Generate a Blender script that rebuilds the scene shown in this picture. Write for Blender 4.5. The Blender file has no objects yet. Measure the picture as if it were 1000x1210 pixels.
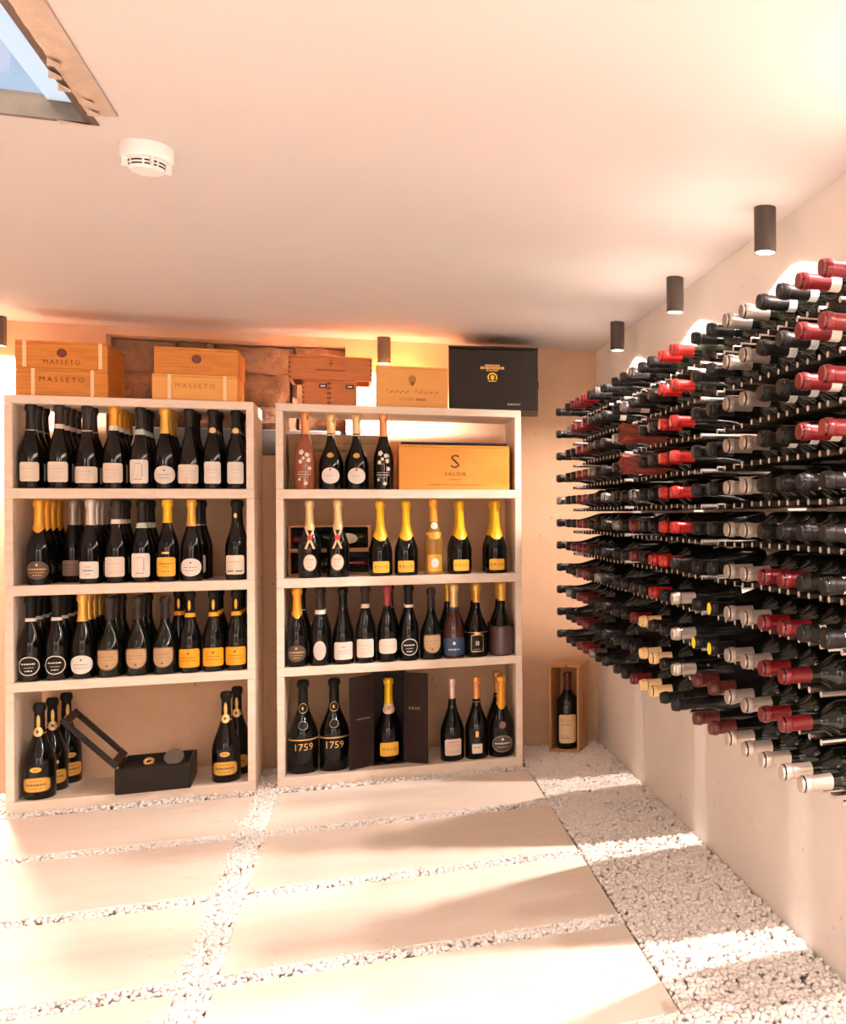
import bpy, math, random
import numpy as np
from mathutils import Matrix, Vector
PI = math.pi
rnd = random.Random(7)
SC = bpy.context.scene
COL = SC.collection

# ------------------------------------------------------------------ camera
CAM_Z = 1.093
right = Vector((0.936277448, -0.351219334, -0.00543314829))
up = Vector((0.00508700930, -0.00190825489, 0.999985240))
fwd = Vector((0.351224518, 0.936291268, 0.0))
cd = bpy.data.cameras.new('camera')
cam = bpy.data.objects.new('camera', cd)
COL.objects.link(cam)
m = Matrix.Identity(4)
for i in range(3):
    m[i][0] = right[i]; m[i][1] = up[i]; m[i][2] = -fwd[i]
m[0][3], m[1][3], m[2][3] = 0.0, 0.0, CAM_Z
cam.matrix_world = m
cd.sensor_fit = 'VERTICAL'
cd.sensor_height = 36.0
cd.lens = 1150.0 / 1210.0 * 36.0
cd.shift_x = (500 - 866.385) / 1210.0
cd.shift_y = (606.656 - 605) / 1210.0
cd.clip_start = 0.02
SC.camera = cam

# ------------------------------------------------------------------ world, exposure
w = bpy.data.worlds.new('sky'); SC.world = w
w.use_nodes = True
wn = w.node_tree.nodes; wl = w.node_tree.links
bg = wn['Background']
st = wn.new('ShaderNodeTexSky')
st.sky_type = 'NISHITA'; st.sun_disc = False
st.sun_elevation = math.radians(38); st.sun_rotation = math.radians(200)
st.air_density = 1.0; st.dust_density = 5.0; st.ozone_density = 0.6
hz = wn.new('ShaderNodeMix'); hz.data_type = 'RGBA'      # thin haze over the blue
hz.inputs[0].default_value = 0.55; hz.inputs[7].default_value = (2.0, 2.25, 2.45, 1)
wl.new(st.outputs[0], hz.inputs[6]); wl.new(hz.outputs[2], bg.inputs[0])
bg.inputs[1].default_value = 0.27
vs = SC.view_settings
vs.view_transform = 'Standard'; vs.look = 'None'; vs.gamma = 1.0; vs.exposure = 0.49
vs.use_curve_mapping = False

LAMP_W = 21.5          # spots along the bottle wall
BACK_W = 27.0          # spots along the back wall
SIDE_W = 1.5          # spots along the opposite wall
REAR_FILL_W = 36.0          # added fill spots behind the camera
LAMP_COL = (1.0, 0.83, 0.76)
SC.cycles.max_bounces = 16; SC.cycles.diffuse_bounces = 6

# ------------------------------------------------------------------ room sizes (metres)
XW = 1.04          # wine wall
YB = 4.65          # back wall
ZC = 1.8785        # ceiling
XL = -2.5          # opposite wall
YR = -1.3          # wall behind the camera
YF = 4.29          # front edge of the shelf units

# ------------------------------------------------------------------ materials
MATS = {}
def mat(name, col, rough=0.5, metal=0.0, spec=0.5, var=0.0, scale=20.0, bump=0.0, bscale=80.0,
        stretch=None, col2=None, coat=0.0, pits=0.0, trans=0.0):
    if name in MATS: return MATS[name]
    mt = bpy.data.materials.new(name); mt.use_nodes = True
    nt = mt.node_tree; N = nt.nodes; L = nt.links
    b = N['Principled BSDF']
    b.inputs['Base Color'].default_value = (*col, 1)
    b.inputs['Roughness'].default_value = rough
    b.inputs['Metallic'].default_value = metal
    b.inputs['Specular IOR Level'].default_value = spec
    b.inputs['Coat Weight'].default_value = coat
    b.inputs['Coat Roughness'].default_value = 0.08
    b.inputs['Transmission Weight'].default_value = trans
    tc = None
    if var > 0 or bump > 0 or pits > 0:
        tc = N.new('ShaderNodeTexCoord')
        src = tc.outputs['Object']
        if stretch:
            mp = N.new('ShaderNodeMapping'); mp.inputs['Scale'].default_value = stretch
            L.new(src, mp.inputs[0]); src = mp.outputs[0]
    last = None
    if var > 0:
        nz = N.new('ShaderNodeTexNoise'); nz.inputs['Scale'].default_value = scale
        nz.inputs['Detail'].default_value = 6; nz.inputs['Roughness'].default_value = 0.6
        L.new(src, nz.inputs['Vector'])
        rp = N.new('ShaderNodeValToRGB')
        c2 = col2 if col2 else tuple(c * (1 - var) for c in col)
        rp.color_ramp.elements[0].position = 0.3; rp.color_ramp.elements[0].color = (*c2, 1)
        rp.color_ramp.elements[1].position = 0.68; rp.color_ramp.elements[1].color = (*col, 1)
        L.new(nz.outputs[0], rp.inputs[0]); last = rp.outputs[0]
    if pits > 0:
        vz = N.new('ShaderNodeTexVoronoi'); vz.inputs['Scale'].default_value = 16
        vz.inputs['Randomness'].default_value = 1.0
        mp2 = N.new('ShaderNodeMapping'); mp2.inputs['Scale'].default_value = (1.0, 1.0, 0.55)
        L.new(tc.outputs['Object'], mp2.inputs[0]); L.new(mp2.outputs[0], vz.inputs['Vector'])
        nz2 = N.new('ShaderNodeTexNoise'); nz2.inputs['Scale'].default_value = 9
        L.new(tc.outputs['Object'], nz2.inputs['Vector'])
        th = N.new('ShaderNodeMath'); th.operation = 'MULTIPLY'; th.inputs[1].default_value = 0.22
        L.new(nz2.outputs[0], th.inputs[0])
        lt = N.new('ShaderNodeMath'); lt.operation = 'LESS_THAN'
        sb = N.new('ShaderNodeMath'); sb.operation = 'SUBTRACT'; sb.inputs[1].default_value = 0.055
        L.new(th.outputs[0], sb.inputs[0])
        L.new(vz.outputs['Distance'], lt.inputs[0]); L.new(sb.outputs[0], lt.inputs[1])
        ml = N.new('ShaderNodeMath'); ml.operation = 'MULTIPLY'; ml.inputs[1].default_value = pits
        L.new(lt.outputs[0], ml.inputs[0])
        mx = N.new('ShaderNodeMix'); mx.data_type = 'RGBA'
        L.new(ml.outputs[0], mx.inputs[0])
        if last: L.new(last, mx.inputs[6])
        else: mx.inputs[6].default_value = (*col, 1)
        mx.inputs[7].default_value = (col[0] * .55, col[1] * .42, col[2] * .32, 1)
        last = mx.outputs[2]
    if last: L.new(last, b.inputs['Base Color'])
    if bump > 0:
        nb = N.new('ShaderNodeTexNoise'); nb.inputs['Scale'].default_value = bscale
        nb.inputs['Detail'].default_value = 5
        L.new(src, nb.inputs['Vector'])
        bp = N.new('ShaderNodeBump'); bp.inputs['Strength'].default_value = bump
        bp.inputs['Distance'].default_value = 0.01
        L.new(nb.outputs[0], bp.inputs['Height']); L.new(bp.outputs[0], b.inputs['Normal'])
    MATS[name] = mt
    return mt

def emit(name, col, s):
    mt = bpy.data.materials.new(name); mt.use_nodes = True
    b = mt.node_tree.nodes['Principled BSDF']
    b.inputs['Base Color'].default_value = (*col, 1)
    b.inputs['Emission Color'].default_value = (*col, 1)
    b.inputs['Emission Strength'].default_value = s
    MATS[name] = mt
    return mt

def thin_glass(name, tint=(0.93, 0.97, 1.0)):
    mt = bpy.data.materials.new(name); mt.use_nodes = True
    nt = mt.node_tree; N = nt.nodes; L = nt.links
    N.remove(N['Principled BSDF'])
    tr = N.new('ShaderNodeBsdfTransparent'); tr.inputs[0].default_value = (*tint, 1)
    gl = N.new('ShaderNodeBsdfGlossy'); gl.inputs['Roughness'].default_value = 0.02
    lw = N.new('ShaderNodeLayerWeight'); lw.inputs[0].default_value = 0.5
    pw = N.new('ShaderNodeMath'); pw.operation = 'POWER'; pw.inputs[1].default_value = 5.0
    fr = N.new('ShaderNodeMath'); fr.operation = 'MULTIPLY_ADD'; fr.inputs[1].default_value = 0.9; fr.inputs[2].default_value = 0.04
    L.new(lw.outputs['Facing'], pw.inputs[0]); L.new(pw.outputs[0], fr.inputs[0])
    mx = N.new('ShaderNodeMixShader')
    L.new(fr.outputs[0], mx.inputs[0]); L.new(tr.outputs[0], mx.inputs[1]); L.new(gl.outputs[0], mx.inputs[2])
    L.new(mx.outputs[0], N['Material Output'].inputs[0])
    MATS[name] = mt
    return mt

def milky(name, col):
    mt = bpy.data.materials.new(name); mt.use_nodes = True
    nt = mt.node_tree; N = nt.nodes; L = nt.links
    N.remove(N['Principled BSDF'])
    tl = N.new('ShaderNodeBsdfTranslucent'); tl.inputs[0].default_value = (*col, 1)
    tr = N.new('ShaderNodeBsdfTransparent')
    mx = N.new('ShaderNodeMixShader'); mx.inputs[0].default_value = 0.35
    L.new(tl.outputs[0], mx.inputs[1]); L.new(tr.outputs[0], mx.inputs[2])
    L.new(mx.outputs[0], N['Material Output'].inputs[0])
    MATS[name] = mt
    return mt

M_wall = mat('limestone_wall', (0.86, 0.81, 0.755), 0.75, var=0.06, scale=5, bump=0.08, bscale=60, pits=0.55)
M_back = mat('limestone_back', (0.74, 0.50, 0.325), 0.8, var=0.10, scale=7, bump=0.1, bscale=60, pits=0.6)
M_side = mat('pale_stone_wall', (0.85, 0.82, 0.79), 0.8, var=0.05, scale=6)  # rear wall, near white to bounce the added lamps at the shelves
M_ceil = mat('ceiling_paint', (0.64, 0.60, 0.585), 0.85, var=0.03, scale=3, bump=0.03, bscale=30)
M_slab = mat('limestone_slab', (0.88, 0.80, 0.71), 0.42, var=0.10, scale=4, bump=0.04, bscale=40, stretch=(1, 4, 4), col2=(0.84, 0.73, 0.61), pits=0.35)
M_bed = mat('gravel_bed', (0.62, 0.56, 0.50), 0.9, var=0.3, scale=60)
M_gravel = mat('white_gravel', (0.88, 0.84, 0.80), 0.6, var=0.08, scale=25)
M_shelf = mat('whitewashed_wood', (0.90, 0.79, 0.68), 0.6, var=0.08, scale=9, bump=0.06, bscale=50, stretch=(1, 6, 6), col2=(0.82, 0.67, 0.53))
M_stone = mat('rubble_stone', (0.34, 0.215, 0.13), 0.9, var=0.5, scale=16, bump=0.9, bscale=34, col2=(0.17, 0.10, 0.06))
M_mortar = mat('mortar', (0.24, 0.16, 0.105), 0.95, var=0.4, scale=30, bump=0.6, bscale=60)
M_grey = mat('grey_render', (0.16, 0.135, 0.125), 0.8, var=0.15, scale=12)
M_steel = mat('peg_steel', (0.62, 0.57, 0.53), 0.24, metal=1.0)
M_pegend = mat('peg_end', (0.66, 0.60, 0.53), 0.4, metal=0.3)
M_lamp = mat('lamp_bronze', (0.050, 0.037, 0.030), 0.5, var=0.1, scale=80, spec=0.3)
M_lampin = mat('lamp_reflector', (0.9, 0.9, 0.88), 0.3)
M_white = mat('white_plastic', (0.84, 0.83, 0.83), 0.4)
M_slot = mat('dark_slot', (0.01, 0.01, 0.01), 0.7)
M_alu = mat('bronze_aluminium', (0.20, 0.155, 0.12), 0.42, metal=0.6, var=0.35, scale=18)
M_tape = mat('masking_film', (0.60, 0.47, 0.375), 0.35, var=0.22, scale=14, bump=0.5, bscale=25, spec=0.6)
M_pane = thin_glass('skylight_glass')
M_milk = milky('milky_film', (0.86, 0.88, 0.90))
M_glass = mat('black_glass', (0.004, 0.004, 0.0035), 0.05, spec=0.36)
M_green = mat('dark_green_glass', (0.005, 0.007, 0.004), 0.05, spec=0.38)
M_rose = mat('rose_glass', (0.30, 0.080, 0.040), 0.08, spec=0.6)
M_darkrose = mat('dark_rose_glass', (0.060, 0.016, 0.012), 0.08, spec=0.6)
M_goldglass = mat('amber_glass', (0.34, 0.17, 0.035), 0.10, spec=0.6)
M_black = mat('black_foil', (0.010, 0.009, 0.008), 0.38, spec=0.3)
M_satin = mat('satin_black', (0.009, 0.008, 0.007), 0.5, spec=0.25)
M_brown = mat('dark_brown_foil', (0.028, 0.020, 0.016), 0.4, spec=0.3)
M_gold = mat('gold_foil', (0.86, 0.50, 0.10), 0.32, metal=0.55)
M_orangefoil = mat('amber_foil', (0.90, 0.42, 0.045), 0.35, metal=0.45)
M_yellow = mat('yellow_foil', (0.94, 0.58, 0.02), 0.32, metal=0.25)
M_palegold = mat('pale_gold_foil', (0.90, 0.66, 0.32), 0.34, metal=0.5)
M_copper = mat('copper_foil', (0.78, 0.35, 0.14), 0.3, metal=0.6)
M_silver = mat('silver_foil', (0.72, 0.66, 0.60), 0.32, metal=0.6)
M_pewter = mat('pewter_foil', (0.40, 0.34, 0.29), 0.36, metal=0.6)
M_redfoil = mat('wine_red_foil', (0.34, 0.055, 0.05), 0.35, metal=0.2)
M_cream = mat('cream_paper', (0.84, 0.74, 0.62), 0.65, var=0.05, scale=60)
M_paper = mat('white_paper', (0.85, 0.79, 0.73), 0.65, var=0.04, scale=60)
M_tan = mat('tan_paper', (0.55, 0.36, 0.19), 0.6, var=0.15, scale=60)
M_mint = mat('mint_paper', (0.52, 0.60, 0.50), 0.6)
M_orange = mat('orange_paper', (0.95, 0.40, 0.012), 0.5)
M_ylabel = mat('yellow_paper', (0.93, 0.52, 0.05), 0.5)
M_glabel = mat('gold_paper', (0.80, 0.45, 0.08), 0.38, metal=0.35)
M_blue = mat('navy_paper', (0.035, 0.075, 0.15), 0.5)
M_dlabel = mat('dark_label', (0.085, 0.06, 0.045), 0.45)
M_ink = mat('ink', (0.10, 0.07, 0.055), 0.6)
M_inkl = mat('pale_ink', (0.62, 0.55, 0.47), 0.6)
M_inkg = mat('gold_ink', (0.80, 0.50, 0.16), 0.35, metal=0.5)
M_inkw = mat('white_ink', (0.84, 0.78, 0.70), 0.5)
M_redink = mat('red_ink', (0.65, 0.06, 0.03), 0.5)
M_ribbon = mat('cream_ribbon', (0.86, 0.58, 0.36), 0.5)
M_pine = mat('pine', (0.72, 0.285, 0.045), 0.55, var=0.25, scale=7, bump=0.04, stretch=(1, 10, 14), col2=(0.53, 0.175, 0.022))
M_pinel = mat('pale_pine', (0.80, 0.41, 0.105), 0.55, var=0.16, scale=7, stretch=(1, 10, 14), col2=(0.74, 0.36, 0.09))
M_redpine = mat('reddish_wood', (0.56, 0.175, 0.038), 0.55, var=0.25, scale=8, stretch=(1, 10, 12), col2=(0.40, 0.11, 0.022))
M_oak = mat('honey_wood', (0.78, 0.32, 0.042), 0.5, var=0.08, scale=8, stretch=(1, 10, 14))
M_casewood = mat('case_wood', (0.56, 0.28, 0.11), 0.6, var=0.2, scale=8, stretch=(10, 10, 1), col2=(0.44, 0.22, 0.09))
M_notch = mat('dark_joint', (0.13, 0.04, 0.012), 0.7)
M_woodink = mat('burnt_print', (0.11, 0.038, 0.012), 0.7)
M_woodink2 = mat('faint_print', (0.42, 0.16, 0.035), 0.7)
M_strap = mat('pale_strap', (0.90, 0.66, 0.40), 0.5)
M_seal = mat('wax_seal', (0.16, 0.025, 0.015), 0.4)
M_blackbox = mat('black_card', (0.013, 0.009, 0.007), 0.45, spec=0.22)
M_brownbox = mat('dark_brown_card', (0.022, 0.011, 0.009), 0.55, spec=0.22)
M_carton = mat('kraft_card', (0.46, 0.30, 0.14), 0.6, var=0.35, scale=22, col2=(0.30, 0.18, 0.075))
M_wrap = mat('plum_film', (0.085, 0.045, 0.05), 0.25, spec=0.6)
M_tissue = mat('red_tissue', (0.24, 0.04, 0.022), 0.6, var=0.3, scale=30, bump=0.5, bscale=50)
M_medal = mat('grey_medallion', (0.20, 0.17, 0.15), 0.35, metal=0.5)
# wine capsules
C_red = mat('capsule_red', (0.15, 0.006, 0.009), 0.28, metal=0.15)
C_bred = mat('capsule_bright_red', (0.40, 0.012, 0.010), 0.26, metal=0.2)
C_dred = mat('capsule_oxblood', (0.10, 0.014, 0.011), 0.35, metal=0.2)
C_black = mat('capsule_black', (0.007, 0.006, 0.0055), 0.42, spec=0.24)
C_grey = mat('capsule_grey', (0.29, 0.25, 0.215), 0.32, metal=0.5)
C_taupe = mat('capsule_taupe', (0.38, 0.33, 0.285), 0.34, metal=0.4)
C_silver = mat('capsule_silver', (0.50, 0.44, 0.385), 0.30, metal=0.5)
C_steel = mat('capsule_steel', (0.20, 0.19, 0.185), 0.3, metal=0.7)
C_cream = mat('capsule_cream', (0.82, 0.58, 0.28), 0.5)
C_yellow = mat('capsule_yellow', (0.95, 0.72, 0.01), 0.45)

# ------------------------------------------------------------------ mesh helpers
class MB:
    def __init__(s): s.v = []; s.f = []; s.mi = []
    def add(s, vs_, fs, mi=0):
        o = len(s.v); s.v += [tuple(p) for p in vs_]
        s.f += [tuple(i + o for i in f) for f in fs]; s.mi += [mi] * len(fs)
    def box(s, x0, x1, y0, y1, z0, z1, mi=0, bev=0.0, M=None):
        if bev <= 0:
            V = [(x, y, z) for z in (z0, z1) for y in (y0, y1) for x in (x0, x1)]
            F = [(0, 2, 3, 1), (4, 5, 7, 6), (0, 1, 5, 4), (2, 6, 7, 3), (0, 4, 6, 2), (1, 3, 7, 5)]
        else:
            b = min(bev, (x1 - x0) / 2.01, (y1 - y0) / 2.01, (z1 - z0) / 2.01)
            V = []; idx = {}
            lo = (x0, y0, z0); hi = (x1, y1, z1)
            for sx in (0, 1):
                for sy in (0, 1):
                    for sz in (0, 1):
                        sg = (sx, sy, sz)
                        for ax in range(3):
                            p = []
                            for k in range(3):
                                e = hi[k] if sg[k] else lo[k]
                                if k != ax: e += -b if sg[k] else b
                                p.append(e)
                            idx[(sx, sy, sz, ax)] = len(V); V.append(p)
            F = []
            for ax in range(3):
                a, c = [(1, 2), (2, 0), (0, 1)][ax]
                for sd in (0, 1):
                    q = []
                    for (i, j) in ((0, 0), (1, 0), (1, 1), (0, 1)):
                        t = [0, 0, 0]; t[ax] = sd; t[a] = i; t[c] = j
                        q.append(idx[(*t, ax)])
                    F.append(tuple(q) if sd else tuple(q[::-1]))
            for ax in range(3):
                a, c = [(1, 2), (2, 0), (0, 1)][ax]
                for i in (0, 1):
                    for j in (0, 1):
                        t0 = [0, 0, 0]; t0[ax] = 0; t0[a] = i; t0[c] = j
                        t1 = list(t0); t1[ax] = 1
                        F.append((idx[(*t0, a)], idx[(*t1, a)], idx[(*t1, c)], idx[(*t0, c)]))
            for sx in (0, 1):
                for sy in (0, 1):
                    for sz in (0, 1):
                        F.append((idx[(sx, sy, sz, 0)], idx[(sx, sy, sz, 1)], idx[(sx, sy, sz, 2)]))
        if M is not None: V = [M @ Vector(p) for p in V]
        s.add(V, F, mi)
    def lathe(s, prof, n=20, zoff=None, a0=0.0, mi=0):
        """prof: list of (r, z). zoff(angle, k) -> dz"""
        V = []; F = []; k = len(prof)
        for j in range(n):
            a = 2 * PI * j / n + a0
            for q, (r, z) in enumerate(prof):
                dz = zoff(a, q) if zoff else 0
                V.append((r * math.sin(a), -r * math.cos(a), z + dz))
        for j in range(n):
            j2 = (j + 1) % n
            for q in range(k - 1):
                F.append((j * k + q, j2 * k + q, j2 * k + q + 1, j * k + q + 1))
        s.add(V, F, mi)
    def patch(s, r, outline, zc, n=36, rings=6, rot=0.0, mi=0, cone=0.0):
        """label stuck on a cylinder; outline(t)->(u, v) about its centre"""
        V = [(0, 0)]
        for q in range(1, rings + 1):
            for j in range(n):
                u, v = outline(2 * PI * j / n); V.append((u * q / rings, v * q / rings))
        F = [(0, 1 + j, 1 + (j + 1) % n) for j in range(n)]
        for q in range(1, rings):
            for j in range(n):
                a = 1 + (q - 1) * n + j; b = 1 + (q - 1) * n + (j + 1) % n
                F.append((a, a + n, b + n, b))
        P = []
        for (u, v) in V:
            rr = r - cone * v
            a = u / r + rot
            P.append((rr * math.sin(a), -rr * math.cos(a), zc + v))
        s.add(P, F, mi)
    def ring(s, r, outline, zc, wdt, n=32, rot=0.0, cone=0.0):
        P = []
        for j in range(n):
            u, v = outline(2 * PI * j / n)
            for kf in (1.0, 1.0 - wdt):
                rr = r - cone * v * kf
                a = u * kf / r + rot; P.append((rr * math.sin(a), -rr * math.cos(a), zc + v * kf))
        F = [(2 * j, 2 * ((j + 1) % n), 2 * ((j + 1) % n) + 1, 2 * j + 1) for j in range(n)]
        s.add(P, F)
    def bar(s, r, u0, u1, v0, v1, rot=0.0, n=3):
        P = []; F = []
        for j in range(n + 1):
            a = (u0 + (u1 - u0) * j / n) / r + rot
            P.append((r * math.sin(a), -r * math.cos(a), v0)); P.append((r * math.sin(a), -r * math.cos(a), v1))
        for j in range(n): F.append((2 * j, 2 * j + 2, 2 * j + 3, 2 * j + 1))
        s.add(P, F)
    def tube(s, p0, p1, r, n=8, r1=None, mi=0, cap_mi=None):
        p0 = Vector(p0); p1 = Vector(p1); d = (p1 - p0).normalized()
        t = Vector((0, 0, 1)) if abs(d.z) < .9 else Vector((1, 0, 0))
        a = d.cross(t).normalized(); b = d.cross(a)
        r1 = r if r1 is None else r1
        V = []
        for (p, rr) in ((p0, r), (p1, r1)):
            for j in range(n):
                an = 2 * PI * j / n; V.append(p + a * rr * math.cos(an) + b * rr * math.sin(an))
        s.add(V, [(j, (j + 1) % n, n + (j + 1) % n, n + j)[::-1] for j in range(n)], mi)
        s.add(V[n:], [tuple(range(n))[::-1]], mi if cap_mi is None else cap_mi)
        s.add(V[:n], [tuple(range(n))], mi)
    def mesh(s, name, mats, smooth=False):
        me = bpy.data.meshes.new(name)
        me.from_pydata(s.v, [], s.f)
        if not isinstance(mats, (list, tuple)): mats = [mats]
        for q in mats: me.materials.append(q)
        if any(s.mi): me.polygons.foreach_set('material_index', s.mi)
        if smooth:
            me.polygons.foreach_set('use_smooth', [True] * len(me.polygons))
            try: me.set_sharp_from_angle(angle=math.radians(40))
            except Exception: pass
        me.update()
        return me

def obj(name, me, parent=None, loc=(0, 0, 0), rot=(0, 0, 0), label=None):
    o = bpy.data.objects.new(name, me); COL.objects.link(o)
    o.location = loc; o.rotation_euler = rot
    if parent: o.parent = parent
    if label: o['label'] = label
    return o

def tag(o, label, cat, group=None):
    o['label'] = label; o['category'] = cat
    if group: o['group'] = group
    return o

def thing(name, label, cat, loc=(0, 0, 0), rotz=0.0, group=None):
    o = bpy.data.objects.new(name, None); COL.objects.link(o)
    o.empty_display_size = 0.05
    o.location = loc; o.rotation_euler = (0, 0, rotz)
    return tag(o, label, cat, group)

def struct(name, me, loc=(0, 0, 0)):
    o = obj(name, me, None, loc); o['kind'] = 'structure'
    return o

def boxmesh(name, mt, x0, x1, y0, y1, z0, z1, bev=0.0):
    b = MB(); b.box(x0, x1, y0, y1, z0, z1, bev=bev)
    return b.mesh(name, mt)

TXT = {}
def text_verts(body, size, spacing=1.0, shear=0.0):
    key = (body, size, spacing, shear)
    if key in TXT: return TXT[key]
    c = bpy.data.curves.new('tmp', 'FONT'); c.body = body; c.size = size
    c.align_x = 'CENTER'; c.align_y = 'CENTER'; c.resolution_u = 2; c.space_character = spacing; c.shear = shear
    o = bpy.data.objects.new('tmp', c); COL.objects.link(o)
    bpy.context.view_layer.update()
    dg = bpy.context.evaluated_depsgraph_get()
    me = bpy.data.meshes.new_from_object(o.evaluated_get(dg))
    V = [tuple(v.co) for v in me.vertices]; F = [tuple(p.vertices) for p in me.polygons]
    bpy.data.objects.remove(o); bpy.data.curves.remove(c); bpy.data.meshes.remove(me)
    TXT[key] = (V, F)
    return V, F

def flat_text(mb, body, size, cx, cz, y, spacing=1.0, shear=0.0, sx=1.0):
    """lettering on a face that looks towards -Y"""
    V, F = text_verts(body, size, spacing, shear)
    mb.add([(cx + vx * sx, y, cz + vy) for (vx, vy, _) in V], F)

def curved_text(mb, body, size, r, zc, rot=0.0, spacing=1.0):
    V, F = text_verts(body, size, spacing)
    mb.add([(r * math.sin(vx / r + rot), -r * math.cos(vx / r + rot), zc + vy) for (vx, vy, _) in V], F)

def disc(mb, cx, cz, r, y, n=20, sx=1.0):
    mb.add([(cx + sx * r * math.cos(2 * PI * j / n), y, cz + r * math.sin(2 * PI * j / n)) for j in range(n)], [tuple(range(n))])

def oval(a, b): return lambda t: (a / 2 * math.cos(t), b / 2 * math.sin(t))
def rect(a, b, p=14):
    def f(t):
        c, s_ = math.cos(t), math.sin(t)
        k = (abs(c) ** p + abs(s_) ** p) ** (-1 / p)
        return (a / 2 * c * k, b / 2 * s_ * k)
    return f
def rounded(a, b): return rect(a, b, 4)
def shield(a, b):
    def f(t):
        c, s_ = math.cos(t), math.sin(t)
        if s_ > 0:
            k = (abs(c) ** 10 + abs(s_) ** 10) ** (-1 / 10)
        else:
            k = (abs(c) ** 2.1 + abs(s_) ** 2.1) ** (-1 / 2.1)
        return (a / 2 * c * k, b / 2 * s_ * k)
    return f

# ------------------------------------------------------------------ room shell
b = MB(); b.box(XL, XW, YR, YB + .2, -0.10, -0.022)
floor = struct('floor', b.mesh('floor', M_bed))
b = MB(); b.box(XW, XW + .12, YR, YB + .2, -.1, ZC + .15)
struct('wall_right', b.mesh('wall_right', M_wall))
# back wall with the opening that lays the old rubble bare
OX0, OX1, OZ0, OZ1 = -1.006, -0.09, 1.355, 1.845
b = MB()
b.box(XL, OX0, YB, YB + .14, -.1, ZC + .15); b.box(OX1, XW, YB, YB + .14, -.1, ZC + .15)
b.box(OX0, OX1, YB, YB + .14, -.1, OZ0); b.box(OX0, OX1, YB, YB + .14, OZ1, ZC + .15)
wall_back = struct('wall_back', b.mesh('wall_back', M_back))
obj('recess_back', boxmesh('recess_back', M_mortar, OX0 - .05, OX1 + .05, YB + .125, YB + .2, OZ0 - .05, OZ1 + .03), wall_back)
obj('grey_ledge', boxmesh('grey_ledge', M_grey, OX0, OX1, YB + .012, YB + .13, OZ0, 1.468, .004), wall_back)
z = 1.474; ri = 0
nrow = [.105, .135, .128]
for hgt in nrow:
    x = OX0 + (.0 if ri % 2 else -.05)
    while x < OX1 - .01:
        wd = rnd.uniform(.12, .34)
        x1 = min(x + wd, OX1 + .0); x0 = max(x, OX0)
        if OX1 - x1 < .06: x1 = OX1
        if x1 - x0 > .025:
            mb = MB(); nx, nz = 6, 4
            dep = rnd.uniform(.05, .085)
            zz0 = z + rnd.uniform(-.004, .003); zz1 = z + hgt - .003 + rnd.uniform(-.004, .004)
            V = []
            for j in range(nz + 1):
                for i in range(nx + 1):
                    u, v = i / nx, j / nz
                    ed = min(u, 1 - u, v, 1 - v)
                    yy = YB + dep + (.016 if ed == 0 else 0) + rnd.uniform(-.010, .010)
                    V.append((x0 + .004 + (x1 - x0 - .008) * u + rnd.uniform(-.006, .006) * (0 if u in (0, 1) else 1), yy,
                              zz0 + (zz1 - zz0) * v + rnd.uniform(-.006, .006)))
            F = [(j * (nx + 1) + i, j * (nx + 1) + i + 1, (j + 1) * (nx + 1) + i + 1, (j + 1) * (nx + 1) + i) for j in range(nz) for i in range(nx)]
            mb.add(V, F)
            rim = [i for i in range(nx + 1)] + [j * (nx + 1) + nx for j in range(1, nz + 1)] + [nz * (nx + 1) + i for i in range(nx - 1, -1, -1)] + [j * (nx + 1) for j in range(nz - 1, 0, -1)]
            RV = [V[i] for i in rim] + [(V[i][0], YB + .135, V[i][2]) for i in rim]
            nr = len(rim)
            mb.add(RV, [(i, nr + i, nr + (i + 1) % nr, (i + 1) % nr) for i in range(nr)])
            obj('stone', mb.mesh('stone', M_stone, True), wall_back)
        x = x1 + .004
    z += hgt; ri += 1
b = MB(); b.box(XL - .12, XL, YR, YB + .2, -.1, ZC + .15)
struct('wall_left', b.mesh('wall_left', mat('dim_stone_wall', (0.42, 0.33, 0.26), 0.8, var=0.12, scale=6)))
# wall behind the camera with a glazed doorway
DX0, DX1, DZ = -1.5, 0.3, 1.72
b = MB()
b.box(XL, DX0, YR - .12, YR, -.1, ZC + .15); b.box(DX1, XW, YR - .12, YR, -.1, ZC + .15); b.box(DX0, DX1, YR - .12, YR, DZ, ZC + .15)
struct('wall_rear', b.mesh('wall_rear', M_side))
b = MB()
for x in (DX0, DX1 - .05): b.box(x, x + .05, YR - .08, YR - .03, 0, DZ)
b.box((DX0 + DX1) / 2 - .03, (DX0 + DX1) / 2 + .03, YR - .08, YR - .03, 0, DZ)
b.box(DX0 + .05, DX1 - .05, YR - .08, YR - .03, DZ - .05, DZ); b.box(DX0 + .05, DX1 - .05, YR - .08, YR - .03, 0, .06)
dr = struct('door_1', b.mesh('door_1', M_lamp))
obj('pane', boxmesh('pane', M_pane, DX0 + .05, (DX0 + DX1) / 2 - .03, YR - .06, YR - .054, .06, DZ - .05), dr)
obj('pane', boxmesh('pane', M_pane, (DX0 + DX1) / 2 + .03, DX1 - .05, YR - .06, YR - .054, .06, DZ - .05), dr)
b = MB(); b.box(-8, 8, -14, YR - .12, -.12, -.06)
struct('ground_outside', b.mesh('ground_outside', mat('paving_outside', (.5, .47, .43), .9, var=.1)))
# ceiling with the skylight opening
SX0, SX1, SY0, SY1 = -1.15, -0.50, 1.45, 2.27
b = MB()
b.box(XL, SX0, YR, YB + .2, ZC, ZC + .045); b.box(SX1, XW, YR, YB + .2, ZC, ZC + .045)
b.box(SX0, SX1, YR, SY0, ZC, ZC + .045); b.box(SX0, SX1, SY1, YB + .2, ZC, ZC + .045)
struct('ceiling', b.mesh('ceiling', M_ceil))
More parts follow.
